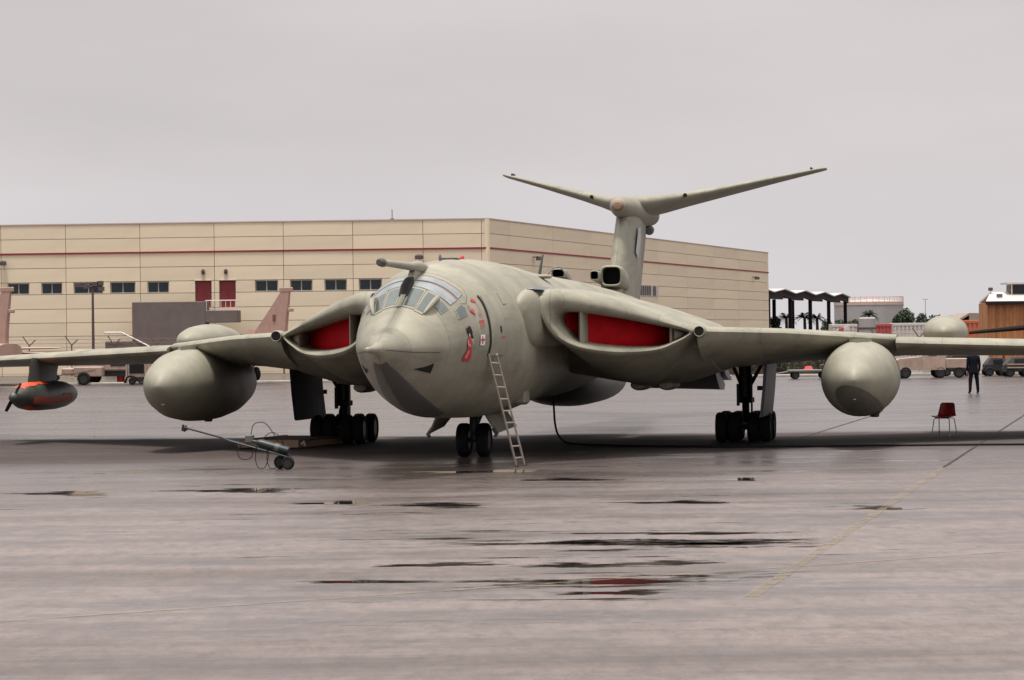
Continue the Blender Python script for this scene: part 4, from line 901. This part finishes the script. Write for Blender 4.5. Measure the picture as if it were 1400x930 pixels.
# ------------------------------------------------------------------ fence, mast, parked jets, ground equipment on the left
FN = empty('security_fence', (-20, 188, 0), 0, 'chain-link security fence with Y-shaped barbed-wire arms before the hangar', 'fence')
WIRE = mat('fence_wire', (.12, .08, .06), rough=.7, metal=.3)
b = MB(); b.tube([(0, 0, 0), (0, 0, 2.05)], .045, 6); b.tube([(0, 0, 2.0), (-.42, 0, 2.62)], .04, 6); b.tube([(0, 0, 2.0), (.42, 0, 2.4)], .04, 6)
post = b.build('fence_post', WIRE, FN); i = 0
px0 = -(700-40)/3960*188+20
for k in range(-2, 26):
    o = post if k == -2 else post.copy()
    if k != -2: C.objects.link(o); o.parent = FN
    o.location = (px0+k*2.75, 0, .12 if k < 8 else 0)
for z in (.3, 1.0, 1.7, 2.0, 2.25, 2.5):
    b = MB(); b.tube([(px0-6, -.4 if z > 2.1 else 0, z), (px0+68, -.4 if z > 2.1 else 0, z)], .012, 4); b.build('fence_wire', WIRE, FN)
LM = empty('floodlight_mast', (-(700-127.5)/3960*178, 178, 0), 0, 'slim floodlight mast with a cluster of lamps in front of the left windows', 'lamp post')
b = MB(); b.tube([(0, 0, 0), (0, 0, 5.6)], [.10, .07], 8); b.build('mast', LAMPM, LM, 40)
b = MB(); b.tube([(-.75, 0, 5.75), (.6, 0, 5.75)], .05, 6); b.tube([(0, 0, 5.5), (0, 0, 5.95)], .06, 6); b.build('crossarm', LAMPM, LM, 40)
for x, z in ((-.85, 5.85), (-.35, 5.75), (.15, 5.9), (.55, 5.6), (.5, 5.95)):
    b = MB(); b.loft([[(x-.2, -.12, z-.14), (x+.2, -.12, z-.14), (x+.2, -.12, z+.12), (x-.2, -.12, z+.12)], [(x-.1, .2, z-.04), (x+.1, .2, z-.04), (x+.1, .2, z+.14), (x-.1, .2, z+.14)]]); b.build('lamp_head', LAMPM, LM)

def fighter(loc, rz, label, tank=True):
    """sand-pink swing-wing strike jet; local +y is the nose"""
    J_ = empty('fighter_jet', loc, rz, label, 'jet', 'sand-pink fighter jets parked beyond the tanker')
    b = MB(); R_ = []
    for y, w, h, z in ((8.2, .02, .02, 1.75), (7.6, .12, .12, 1.75), (6.0, .42, .42, 1.8), (4.4, .58, .6, 1.9), (3.2, .65, .75, 2.0), (1.6, 1.1, .75, 1.95), (-1, 1.25, .7, 1.9), (-4, 1.1, .62, 1.85), (-6.6, .85, .5, 1.85), (-8, .7, .42, 1.9)):
        R_.append([(w*math.copysign(abs(math.cos(t))**.75, math.cos(t)), y, z+h*math.copysign(abs(math.sin(t))**.75, math.sin(t))) for t in [6.28319*i/24 for i in range(24)]])
    b.loft(R_); b.build('fuselage', DESERT, J_, 45)
    b = MB(); b.loft([[(x*w, y, z) for x, y in ((-1, a), (0, a+.1), (1, a), (1, c), (0, c-.05), (-1, c))] for z, a, c, w in ((2.2, -3.3, -7.6, .12), (3.0, -4.3, -7.7, .1), (4.3, -6.2, -8.0, .07), (5.15, -7.35, -8.2, .05))]); fn = b.build('tail_fin', DESERT, J_, 30)
    b = MB(); b.box((-.07, -8.45, 5.0), (.07, -7.0, 5.25), .03); b.build('fin_antenna', DESERT, fn, 30)
    b = MB(); b.box((-.08, -8.5, 3.9), (.08, -8.0, 4.1), .03); b.build('fin_antenna', DESERT, fn, 30)
    b = MB(); b.box((-.13, -6.6, 3.4), (.13, -6.3, 3.75)); b.build('fin_marking', mat('dark_marking', (.12, .05, .05)), fn)
    b = MB(); b.loft([[(-.2, -2.4, 2.5), (.2, -2.4, 2.5), (.2, -4.2, 2.5), (-.2, -4.2, 2.5)], [(-.1, -3.2, 2.95), (.1, -3.2, 2.95), (.1, -4.2, 2.95), (-.1, -4.2, 2.95)]]); b.build('spine_scoop', DESERT, J_, 30)
    for s in (-1, 1):
        b = MB(); b.loft([[(s*x, y, z+dz) for y, dz in ((a, 0), ((a+c)/2, .06*k), (c, 0), ((a+c)/2, -.06*k))] for x, a, c, z, k in ((1.0, 1.8, -1.8, 2.05, 2), (3.0, .6, -1.9, 2.05, 1.4), (5.6, -1.4, -2.8, 2.05, .7))]); b.build('wing', DESERT, J_, 30)
        b = MB(); b.loft([[(s*x, y, z+dz) for y, dz in ((a, 0), ((a+c)/2, .05*k), (c, 0), ((a+c)/2, -.05*k))] for x, a, c, z, k in ((.7, -5.0, -8.2, 1.85, 1.6), (3.3, -7.4, -8.9, 1.75, .6))]); b.build('tailplane', DESERT, J_, 30)
        b = MB(); b.lathe([(3.4, .02), (3.0, .18), (2.2, .33), (.5, .36), (-1, .33), (-2.2, .12), (-2.6, .03)], (s*2.5, 0, 1.3), n=18); tk = b.build('drop_tank', DESERT, J_, 50)
        b = MB(); b.box((s*2.5-.06, -.8, 1.5), (s*2.5+.06, 1.2, 2.0)); b.build('pylon', DESERT, tk)
        b = MB(); b.tube([(s*1.3, -1.2, .4), (s*1.1, -1.2, 1.5)], .09, 8); lg = b.build('main_gear', DESERT, J_, 40)
        o = wh.copy(); C.objects.link(o); o.parent = lg; o.location = (s*1.38, -1.2, .4); o.scale = (1.2, 1.2, 1.2)
        b = MB(); b.box((s*.62-.45, 1.2, 1.5), (s*.62+.45, 2.9, 2.5), .1); b.build('air_intake', DESERT, J_, 40)
    b = MB(); b.tube([(0, 4.2, .3), (0, 4.3, 1.4)], .07, 8); lg = b.build('nose_gear', DESERT, J_, 40)
    for x in (-.14, .14):
        o = wh.copy(); C.objects.link(o); o.parent = lg; o.location = (x, 4.2, .28); o.scale = (.6, .84, .84)
    b = MB(); b.lathe([(5.6, .02), (5.2, .28), (4.2, .46), (3, .45), (1.8, .2), (1.2, .02)], (0, 0, 2.45), n=18, sz=.9); b.build('canopy', WINDOWG, J_, 50)
    return J_
fighter((-16.6, 167.3, 0), math.radians(32), 'sand-pink fighter jet whose tail fin rises above the left wing beside the tanker nose')
fighter((-30.6, 156.6, 0), math.radians(35), 'sand-pink fighter jet cut off by the left edge of the photo')

def wheels(parent, pts, r, w=.2, ry=PI/2):
    for p in pts:
        o = wh.copy(); C.objects.link(o); o.parent = parent; o.location = p; k = r/.335; o.scale = (w/.245, k, k); o.rotation_euler = (0, 0, ry)
# generator trailer
q = ground_at(112, 526); GT = empty('generator_trailer', (q.x, q.y-1, 0), 0, 'small sand-coloured two-wheeled generator trailer with drawbar under the left wing', 'trailer')
b = MB(); b.box((-.2, -.6, .45), (1.35, .6, 1.0), .05); b.build('engine_box', DESERT2, GT, 30)
b = MB(); b.box((-.9, -.45, .55), (-.2, .45, .95), .08); b.tube([(-.9, 0, .6), (-1.7, 0, .42), (-1.9, 0, .4)], .05, 6); b.build('drawbar', DESERT2, GT, 30)
b = MB(); b.loft([[(-.3, -.62, .62), (-.05, -.62, .85), (.5, -.62, .92), (1.0, -.62, .85)], [(-.3, -.45, .62), (-.05, -.45, .85), (.5, -.45, .92), (1.0, -.45, .85)]]); b.build('mudguard', DESERT2, GT, 30)
wheels(GT, [(.35, -.66, .36), (.35, .66, .36)], .36); wheels(GT, [(-1.2, -.2, .42)], .17, .1)
# box-bodied truck
q = ground_at(152, 526); BT = empty('box_truck', (q.x, q.y+1.5, 0), 0, 'sand-coloured box-bodied vehicle with dark side window behind the generator trailer', 'truck')
b = MB(); b.box((-2.1, -1, .75), (1.0, 1, 1.95), .08); b.build('box_body', DESERT2, BT, 30)
b = MB(); b.box((1.06, -.95, .6), (2.3, .95, 1.85), .12); b.build('cab', DESERT2, BT, 30)
b = MB(); b.box((-.1, -1.02, 1.0), (.85, -.985, 1.7), .01); b.build('window', WINDOWG, BT)
b = MB(); b.box((-.75, -1.03, 1.1), (-.35, -.985, 1.7), .01); b.build('side_panel', STEEL, BT)
b = MB(); b.box((1.3, -.97, 1.3), (1.95, -.93, 1.8), .01); b.build('cab_window', WINDOWG, BT)
for x in (-1.3, -.95): 
    b = MB(); b.box((x, -1.05, .8), (x+.06, -1.0, 1.9)); b.build('body_rib', DESERT2, BT)
b = MB(); b.box((-2.1, -.8, .45), (2.2, .8, .75)); b.build('chassis', DSTEEL, BT)
wheels(BT, [(-1.3, -.85, .45), (1.5, -.85, .45), (-1.3, .85, .45), (1.5, .85, .45)], .45, .28)
# red bin
q = ground_at(168.5, 525); b = MB(); b.lathe([(.01, .19), (.03, .2), (.55, .23), (.57, .25), (.60, .25), (.6, .22)], (0, 0, 0), 'z', 20); o = b.build('waste_bin', REDBIN, None, 40); o.location = (q.x, q.y-1, 0); tag(o, 'bright red bin standing beside the sand-coloured vehicles on the left', 'bin')
# open-sided equipment frame
q = ground_at(190, 526); EQ = empty('compressor_set', (q.x, q.y, 0), 0, 'sand-coloured compressor set with open dark panel half hidden by the left tank', 'compressor')
b = MB(); b.box((-.55, -.5, .4), (.75, .5, 1.3), .04); b.build('housing', DESERT2, EQ, 30)
b = MB(); b.box((-.45, -.53, .62), (.35, -.49, 1.12)); b.build('open_panel', BLACK, EQ)
for x in (-.6, .45, .78): 
    b = MB(); b.box((x-.04, -.58, .1), (x+.04, -.5, 1.4)); b.build('frame_post', DESERT2, EQ)
b = MB(); b.tube(smooth_path([(-.7, -.6, .1), (-.5, -.65, .45), (-.1, -.66, .4), (.2, -.62, .1), (.6, -.6, .25)]), .05, 8); b.build('hose', BLACK, EQ, 50)
wheels(EQ, [(-.3, -.5, .2), (.55, -.5, .2)], .2, .12)
# low kerb at the apron edge
b = MB(); b.box((-80, 158.4, 0), (12, 158.9, .13), .02); struct(b.build('kerb', CONC)); b = MB(); b.box((12.5, 158.4, 0), (60, 158.9, .13), .02); struct(b.build('kerb', CONC))

# ------------------------------------------------------------------ right background
# gabled sun shelter
S0 = Vector((23.8, 300, 0)); S1 = Vector((42.6, 372, 0)); SH = empty('aircraft_shelter', S0, 0, 'open dark-brown sun shelter with zigzag pale roof right of the hangar', 'shelter')
dv = (S1-S0); LL = dv.length; dv.normalize(); nv = Vector((-dv.y, dv.x, 0)); nb = 5; bay = LL/nb
def SP(s, n, z): p = dv*s+nv*n; return (p.x, p.y, z)
for k in range(nb):
    s0, s1 = k*bay, (k+1)*bay; sm = (s0+s1)/2
    for a, c, za, zc in ((s0, sm, 6.75, 7.15), (sm, s1, 7.15, 6.75)):
        b = MB(); b.loft([[SP(a, -1, za), SP(c, -1, zc), SP(c, 14, zc), SP(a, 14, za)], [SP(a, -1, za+.1), SP(c, -1, zc+.1), SP(c, 14, zc+.1), SP(a, 14, za+.1)]]); b.build('roof_sheet', ROOFW, SH)
        b = MB(); b.loft([[SP(a, -.7, za-.7), SP(c, -.7, za-.7 if za < zc else zc-.7), SP(c, -.7, zc-.02), SP(a, -.7, za-.02)], [SP(a, -.4, za-.7), SP(c, -.4, za-.7 if za < zc else zc-.7), SP(c, -.4, zc-.02), SP(a, -.4, za-.02)]]); b.build('fascia', BROWNM, SH)
for k in range(nb+1):
    for n_, off in ((-.3, 0), (6.5, .0), (13.5, 0)):
        b = MB(); s_ = min(max(k*bay, .4), LL-.4); b.loft([[SP(s_-.2, n_-.2, z), SP(s_+.2, n_-.2, z), SP(s_+.2, n_+.2, z), SP(s_-.2, n_+.2, z)] for z in (0, 6.5)]); b.build('post', BROWNM, SH)
b = MB()
for k in range(nb): b.tube([SP(k*bay, 13.5, 1.5), SP((k+1)*bay, 13.5, 6)], .05, 5)
b.build('cross_brace', STEEL, SH)
# storage tank
p = spot(1188, 450, 430); ST_ = empty('storage_tank', (p.x, 430, 0), 0, 'large grey cylindrical storage tank with pinkish rim and railing', 'storage tank')
rr = 47*430/3960; hh = spot(1188, 413, 430).z
b = MB(); b.lathe([(0, rr), (hh-.5, rr), (hh-.5, rr-.1)], (0, 0, 0), 'z', 48); b.build('shell', TANKG, ST_, 40)
b = MB(); b.lathe([(hh-.49, rr+.05), (hh, rr+.05), (hh+.25, rr*.5), (hh+.4, .1)], (0, 0, 0), 'z', 48); b.build('roof', TANKP, ST_, 30)
b = MB()
for i in range(36): a = 6.28319*i/36; b.tube([(rr*math.cos(a), rr*math.sin(a), hh), (rr*math.cos(a), rr*math.sin(a), hh+.75)], .035, 4)
b.tube([(rr*math.cos(6.28319*i/48), rr*math.sin(6.28319*i/48), hh+.75) for i in range(49)], .045, 4); b.build('railing', TANKP, ST_)
b = MB(); b.loft([[(rr+.0, -1, z+d) for d in (0, .0)]+[(rr+.6, -1, z+d) for d in (.0, 0)] for z in (0.5, 1)]); 
b = MB()
for i in range(12): x = rr-.5+i*.16; b.box((x, -1.2-.02*i, hh-.6-i*.55), (x+.5, -.6, hh-.52-i*.55))
b.build('stair', LAMPM, ST_)

random.seed(11)
def leaves(b, c, r, n, size, flat=1.):
    for _ in range(n):
        while True:
            v = Vector((random.uniform(-1, 1), random.uniform(-1, 1), random.uniform(-1, 1)))
            if v.length < 1: break
        v = v.normalized()*(random.random()**.45); p = Vector(c)+Vector((v.x*r[0], v.y*r[1], v.z*r[2]))
        e = Euler((random.uniform(0, 6.3), random.uniform(0, 6.3), random.uniform(0, 6.3))).to_matrix(); s = size*random.uniform(.6, 1.4)
        b.add([p+e @ Vector(q)*s for q in ((-1, 0, 0), (0, -.5, .1), (1, 0, 0), (0, .5, .1))], [[0, 1, 2, 3]])
def tree(x, ytop, d, wpx, label, name='broadleaf_tree', grp='dark trees behind the right wing', cat='tree'):
    top = spot(x, ytop, d); h = top.z; w = wpx*d/3960; T = empty(name, (top.x, d, 0), 0, label, cat, grp)
    b = MB(); b.tube([(0, 0, 0), (.1, 0, h*.3), (.05, 0, h*.6)], [.22, .16, .09], 7)
    for k in range(4): a = k*1.7; b.tube([(.08, 0, h*.35), (math.cos(a)*w*.25, math.sin(a)*w*.25, h*.65)], [.1, .04], 5)
    b.build('trunk', BARK, T, 50)
    b = MB()
    for k in range(9):
        a = k*2.4; r = w*.5*(.25+.75*random.random())*.75; cz = h*random.uniform(.45, .85); leaves(b, (math.cos(a)*r, math.sin(a)*r, cz), (w*.22, w*.22, h*.17), 170, h*.035)
    leaves(b, (0, 0, h*.8), (w*.25, w*.25, h*.19), 250, h*.035); b.build('crown', LEAF, T)
for x, yt, d, w, lb in ((1240, 421, 395, 24, 'tallest dark tree beside the grey storage tank'), (1262, 427, 400, 24, 'rounded dark tree between the tallest tree and the aerial'), (1283, 430, 390, 26, 'dark tree just left of the right wing dome'), (1300, 431, 405, 22, 'dark tree hidden low behind the right wing dome'), (1226, 429, 390, 14, 'small dark tree directly at the storage tank edge')):
    tree(x, yt, d, w, lb)
for x, yt, d, w, lb in ((1060, 432, 345, 22, 'dark bush beside the hangar corner under the shelter'), (1130, 435, 380, 26, 'dark bush between the last two shelter posts'), (1150, 437, 385, 24, 'low dark bush just right of the shelter'), (1167, 436, 385, 22, 'low dark bush left of the small white tank'), (1340, 434, 330, 26, 'green bush in front of the brown gabled roof')):
    tree(x, yt, d, w, lb, 'bush', 'bushes in the right background', 'bush')
def palm(x, y, d, rpx, label):
    c = spot(x, y, d); R_ = rpx*d/3960; T = empty('palm_tree', (c.x, d, 0), 0, label, 'palm', 'palms in the right background')
    b = MB(); b.tube([(0, 0, 0), (.05, 0, c.z*.5), (0, 0, c.z)], [.28, .2, .17], 8); b.build('trunk', BARK, T, 50)
    b = MB()
    for k in range(44):
        a = k*2.39996; up = random.uniform(-.3, 1.35); L_ = R_*random.uniform(.85, 1.15); dirv = Vector((math.cos(a), math.sin(a), 0)); pts = []
        for i in range(7):
            q = i/6; pts.append(Vector((0, 0, c.z))+dirv*(L_*q*math.cos(up)*(1-.08*q))+Vector((0, 0, L_*(q*math.sin(up)-.55*q*q))))
        sd_ = Vector((-dirv.y, dirv.x, 0))
        for i in range(6):
            for s in (-1, 1):
                for j in range(3):
                    p = pts[i].lerp(pts[i+1], j/3); f_ = dirv*.18*R_; ww = sd_*s*R_*.27*(1-.5*i/6); b.add([p, p+ww+f_-Vector((0, 0, .07*R_)), p+f_*.35], [[0, 1, 2]])
    b.build('fronds', PALMM, T)
for x, y, d, r, lb in ((1075, 434, 350, 15, 'dark palm between the first shelter posts'), (1100, 434, 352, 15, 'palm between the second pair of shelter posts'), (1117, 435, 360, 14, 'palm left of the storage tank behind the shelter'), (1188, 430, 372, 15, 'palm in front of the grey storage tank')):
    palm(x, y, d, r, lb)
# containers and small tank
def container(x0, x1, yt, d, m, label, grp):
    a = spot(x0, yt, d); c = spot(x1, yt, d); w = c.x-a.x; h = a.z; T = empty('shipping_container', ((a.x+c.x)/2, d, 0), 0, label, 'container', grp)
    b = MB(); b.box((-w/2, 0, .12), (w/2, 2.4, h), .03); b.build('box', m, T)
    b = MB(); n = max(4, int(w/.35))
    for i in range(n): x = -w/2+.08+(w-.2)*i/n; b.box((x, -.05, .3), (x+(w-.2)/n*.5, .01, h-.15))
    b.build('corrugated_side', m, T)
    for z in (.12, h-.12): b = MB(); b.box((-w/2-.02, -.07, z-.1), (w/2+.02, -.004, z+.1)); b.build('edge_rail', m, T)
container(1137, 1172, 443.5, 250, WHITEC, 'white container left of the small round-topped tank', 'containers beyond the right wing'); container(1197, 1219, 443, 246, REDC, 'pinkish red container between the white ones', 'containers beyond the right wing'); container(1221, 1290, 442, 250, WHITEC, 'longest white container, right of the red one', 'containers beyond the right wing')
container(1317, 1345, 438, 230, ORC, 'orange container right of the wing dome', 'containers beyond the right wing')
p = spot(1185.5, 434, 240); T = empty('water_tank', (p.x, 240, 0), 0, 'small pale upright tank between the white and red containers', 'tank')
b = MB(); b.lathe([(0, .72), (2.5, .72), (p.z-.1, .72), (p.z, .6)], (0, 0, 0), 'z', 24); b.build('shell', TANKG, T, 40); b = MB(); b.lathe([(2.6, .74), (2.75, .74)], (0, 0, 0), 'z', 24); b.build('band', LAMPM, T)
# red and white striped marker in front
p = spot(1145, 447, 235); T = empty('striped_barrier', (p.x, 235, 0), 0, 'red and white sloped barrier at the left end of the containers', 'barrier')
for i in range(4):
    b = MB(); x = -.75+i*.42; b.loft([[(x, 0, 0), (x+.42, 0, 0), (x+.42, .5, 0), (x, .5, 0)], [(x, 0, 2.3+.16*i), (x+.42, 0, 2.46+.16*i), (x+.42, .5, 2.46+.16*i), (x, .5, 2.3+.16*i)]]); b.build('stripe', REDC if i % 2 == 0 else WHITEC, T)
# aerial
p = spot(1265, 409, 380); T = empty('radio_aerial', (p.x, 380, 0), 0, 'thin aerial mast with crossbar above the dark trees', 'aerial')
b = MB(); b.tube([(0, 0, 0), (0, 0, p.z)], .035, 5); b.build('mast', STEEL, T); b = MB(); b.tube([(-.4, 0, p.z), (.4, 0, p.z-.05)], .035, 5); b.build('crossbar', STEEL, T)
# gabled house
a, c = spot(1308, 440, 270), spot(1362, 440, 270); T = empty('gabled_shed', (a.x, 270, 0), 0, 'low shed with brownish gabled roof left of the rust building', 'shed')
w = c.x-a.x; ez, rz_ = spot(1310, 438, 270).z, spot(1326, 428, 270).z
b = MB(); b.box((.2, .2, 0), (w-.2, 7.8, ez-.05)); b.build('wall', CONC, T)
b = MB(); b.loft([[(0, 0, ez), (w*.32, 0, rz_), (w*.32, 0, rz_-.2), (.1, 0, ez-.2)], [(0, 8, ez), (w*.32, 8, rz_), (w*.32, 8, rz_-.2), (.1, 8, ez-.2)]]); b.loft([[(w*.32, 0, rz_), (w, 0, rz_-.05), (w, 0, ez-.2), (w*.32, 0, ez-.2)], [(w*.32, 8, rz_), (w, 8, rz_-.05), (w, 8, ez-.2), (w*.32, 8, ez-.2)]]); b.build('roof', mat('brown_roof', (.26, .2, .16), rough=.9), T)
# rust-coloured corrugated building with pale roof
d = 165; a = spot(1351, 500, d); RB = empty('corrugated_shed', (a.x, d, 0), 0, 'rust-brown corrugated shed with pale roof at the right edge', 'building')
ez = spot(1351, 414, d).z; tz = spot(1360, 401, d).z; b = MB(); V0 = []; V1 = []; n = 120; Wd = 12.
for i in range(n+1):
    x = Wd*i/n; y = (0, .05, .05, 0)[i % 4]*1.4; V0.append((x, y, 0)); V1.append((x, y, ez))
b.add(V0+V1, [[i, i+1, n+2+i, n+1+i] for i in range(n)]); b.build('corrugated_wall', RUST, RB)
b = MB(); b.box((.02, .1, 0), (Wd, 3.2, ez-.02)); b.build('shed_core', RUST, RB)
b = MB(); b.loft([[(-.12, -.2, ez), (Wd, -.2, ez), (Wd, -.2, ez+.09), (-.12, -.2, ez+.09)], [(.55, 2.2, tz), (Wd, 2.2, tz), (Wd, 2.2, tz+.1), (.55, 2.2, tz+.1)], [(.1, 3.4, ez), (Wd, 3.4, ez), (Wd, 3.4, ez+.1), (.1, 3.4, ez+.1)]]); b.build('roof', ROOFW, RB)
b = MB(); b.box((-.13, -.25, ez-.12), (Wd, -.19, ez+.06)); b.build('eave_trim', BROWNM, RB)
b = MB(); b.box((.62, .5, ez+.3), (.95, .62, ez+.5)); b.build('roof_light', BLUEGREY, RB)
b = MB(); b.box((1.58, 1.6, ez), (4, 2.9, tz+.5)); b.build('roof_hut', WINDOWG, RB); b = MB(); b.box((1.3, 1.2, tz+.53), (4.4, 3.3, tz+.62)); b.build('hut_roof', ROOFW, RB)
for x in (1.62, 2.4, 3.3): b = MB(); b.box((x, 1.53, tz-.1), (x+.08, 1.597, tz+.53)); b.build('hut_post', RAILM, RB)
b = MB(); b.tube([(.5, 1.8, ez+.4), (.5, 1.8, tz+.2)], .02, 5); b.box((.36, 1.65, tz+.16), (.6, 1.9, tz+.36), .03); b.build('roof_floodlight', LAMPM, RB)
# boom of a crane behind the wing
p0, p1 = spot(1325, 455, 128), spot(1420, 446, 128); b = MB(); b.tube([p0, p1], [.07, .14], 8); q1 = p1+Vector((3, 0, .3)); b.tube([p1, q1], [.14, .16], 8)
CR = empty('crane_boom', (p1.x+3, 128, 0), 0, 'thin brown jib running low across the rust building at the right edge', 'crane')
o = b.build('boom', BROWNM); o.parent = CR; o.location = -Vector(CR.location)
b = MB(); b.box((-.5, -.6, 0), (1.5, .6, 1.2), .05); b.tube([(0, 0, 1.1), (0, 0, p1.z+.3)], .2, 8); b.build('base', BROWNM, CR)

# vehicles under the right wing
q = ground_at(1258, 517); TK = empty('sand_pickup', (q.x, q.y, 0), 0, 'sand-coloured bonneted pickup truck facing left below the right wing', 'truck')
b = MB(); b.loft([[(-1.32, y, .45) for y in (-.75, .75)]+[(-1.32, .75, .9), (-1.32, -.75, .9)], [(-1.15, -.8, .42), (-1.15, .8, .42), (-1.15, .8, 1.0), (-1.15, -.8, 1.0)], [(0, -.8, .42), (0, .8, .42), (0, .8, 1.1), (0, -.8, 1.1)]]); b.build('bonnet', DESERT2, TK, 30)
b = MB(); b.loft([[(0.005, -.82, .42), (1.2, -.82, .42), (1.2, .82, .42), (.005, .82, .42)], [(.005, -.82, 1.12), (1.2, -.82, 1.12), (1.2, .82, 1.12), (.005, .82, 1.12)], [(.25, -.75, 1.75), (1.1, -.75, 1.75), (1.1, .75, 1.75), (.25, .75, 1.75)]]); b.build('cab', DESERT2, TK, 20)
b = MB(); b.loft([[(.32, -.83, 1.15), (.75, -.83, 1.15), (.75, -.79, 1.6), (.42, -.79, 1.6)], [(.32, -.80, 1.15), (.75, -.80, 1.15), (.75, -.76, 1.6), (.42, -.76, 1.6)]]); b.build('side_window', WINDOWG, TK)
b = MB(); b.box((1.22, -.82, .5), (2.4, .82, 1.0), .03); b.build('load_bed', DESERT2, TK)
b = MB(); b.box((-1.42, -.8, .42), (-1.3, .8, .58), .02); b.build('bumper', RAILM, TK)
for y in (-.6, .6): b = MB(); b.lathe([(-1.36, .02), (-1.35, .1), (-1.3, .1)], (0, y, .78), 'x', 12); b.build('headlight', WHITEP, TK)
wheels(TK, [(-.85, -.72, .3), (.95, -.72, .3), (-.85, .72, .3), (.95, .72, .3), (1.9, -.72, .3)], .3, .2)
def lowcart(x, y, label, m, L_=2., h=.5, extra=None, nm='flatbed_trailer', cat='trailer', d=0):
    q = ground_at(x, y); T = empty(nm, (q.x, q.y+d, 0), 0, label, cat)
    b = MB(); b.box((-L_/2, -.6, h-.12), (L_/2, .6, h), .02); b.build('deck', m, T)
    b = MB(); b.tube([(-L_/2, 0, h-.1), (-L_/2-.8, 0, .25)], .04, 6); b.build('drawbar', m, T)
    wheels(T, [(-L_/3, -.5, .2), (L_/3, -.5, .2), (-L_/3, .5, .2), (L_/3, .5, .2)], .2, .14)
    return T
T = lowcart(1106, 518, 'low flatbed trailer with a red load under the right wing', STEEL, 2.2, .48)
b = MB(); b.loft([[(-.25, -.3, .48), (.2, -.3, .48), (.2, .3, .48), (-.25, .3, .48)], [(-.15, -.2, .66), (.12, -.2, .66), (.12, .2, .66), (-.15, .2, .66)]]); b.build('load', REDBIN, T)
b = MB(); b.box((.6, -.5, .48), (1.0, .5, .75), .04); b.build('load_box', OLIVE, T)
def darkequip(x, y, label, m, w, h, nm, cat):
    q = ground_at(x, y); T = empty(nm, (q.x, q.y, 0), 0, label, cat)
    b = MB(); b.loft([[(-w/2, -.6, .25), (w/2, -.6, .25), (w/2, .6, .25), (-w/2, .6, .25)], [(-w/2, -.6, h*.62), (w/2, -.6, h*.7), (w/2, .6, h*.7), (-w/2, .6, h*.62)], [(-w*.25, -.5, h), (w*.42, -.5, h), (w*.42, .5, h), (-w*.25, .5, h)]]); b.build('body', m, T)
    b = MB(); b.box((-w*.15, -.63, h*.72), (w*.3, -.56, h*.92)); b.build('panel', WINDOWG, T)
    b = MB(); b.tube([(-w/2, -.55, h*.65), (-w/2-.2, -.55, h*.3)], .04, 6); b.tube([(w*.4, -.3, h), (w*.4, -.3, h+.25)], .05, 6); b.box((-w/2-.05, -.66, .3), (w/2+.05, -.6, .42)); b.build('fittings', DSTEEL, T)
    wheels(T, [(-w*.33, -.6, .24), (w*.33, -.6, .24), (-w*.33, .6, .24), (w*.33, .6, .24)], .24, .16)
    return T
darkequip(1308, 514, 'dark ground power unit just left of the man in the suit', OLIVE, 1.9, 1.15, 'ground_power_unit', 'generator')
darkequip(1360, 514, 'dark low tractor just right of the man in the suit', DSTEEL, 1.1, .95, 'tow_tractor', 'tractor')
T = darkequip(1390, 515, 'olive tow tractor with pale bars at the right edge', OLIVE, 1.3, 1.0, 'tow_tractor', 'tractor')
for z in (.45, .62): b = MB(); b.box((-.6, -.72, z), (.5, -.67, z+.06)); b.build('front_bar', DESERT2, T)
# sand wall and white upright tank behind them
a, c = spot(1262, 500, 168), spot(1338, 500, 168); b = MB(); b.box((0, 0, 0), (c.x-a.x, .25, 1.55), .02); o = b.build('blast_wall', CONC); o.location = (a.x, 168, 0); tag(o, 'low sand-coloured wall behind the man and the dark equipment', 'wall')
p = spot(1344, 500, 164); b = MB(); b.lathe([(0, .34), (1.5, .34), (1.65, .28), (1.7, .05)], (0, 0, 0), 'z', 20); o = b.build('gas_bottle', ROOFW, None, 40); o.location = (p.x, 164, 0); tag(o, 'pale upright cylinder standing at the left end of the rust shed', 'tank')
# low wall far behind, and a dark strip added for shade
a = spot(1230, 500, 240); 
b = MB(); b.box((-75, 0, 0), (60, .3, 1.6)); o = b.build('perimeter_wall', CONC); o.location = (70, 300, 0); tag(o, 'long low concrete perimeter wall far behind the right wing', 'wall')

H = empty('backdrop', (15.9, 171, 0), 0, 'added dark low hedge behind the flatbed trailer between wheels and right tank', 'backdrop')  # leafy strip added to give the dark shade behind the trailer
b = MB()
for k in range(16): leaves(b, (-3.4+k*.45, random.uniform(-.3, .3), .62+random.uniform(-.08, .1)), (.5, .5, .6), 160, .09)
b.build('added_foliage', LEAF, H)
b = MB(); b.box((-3.5, -.15, 0), (3.5, .15, .75)); b.build('stems', BARK, H)
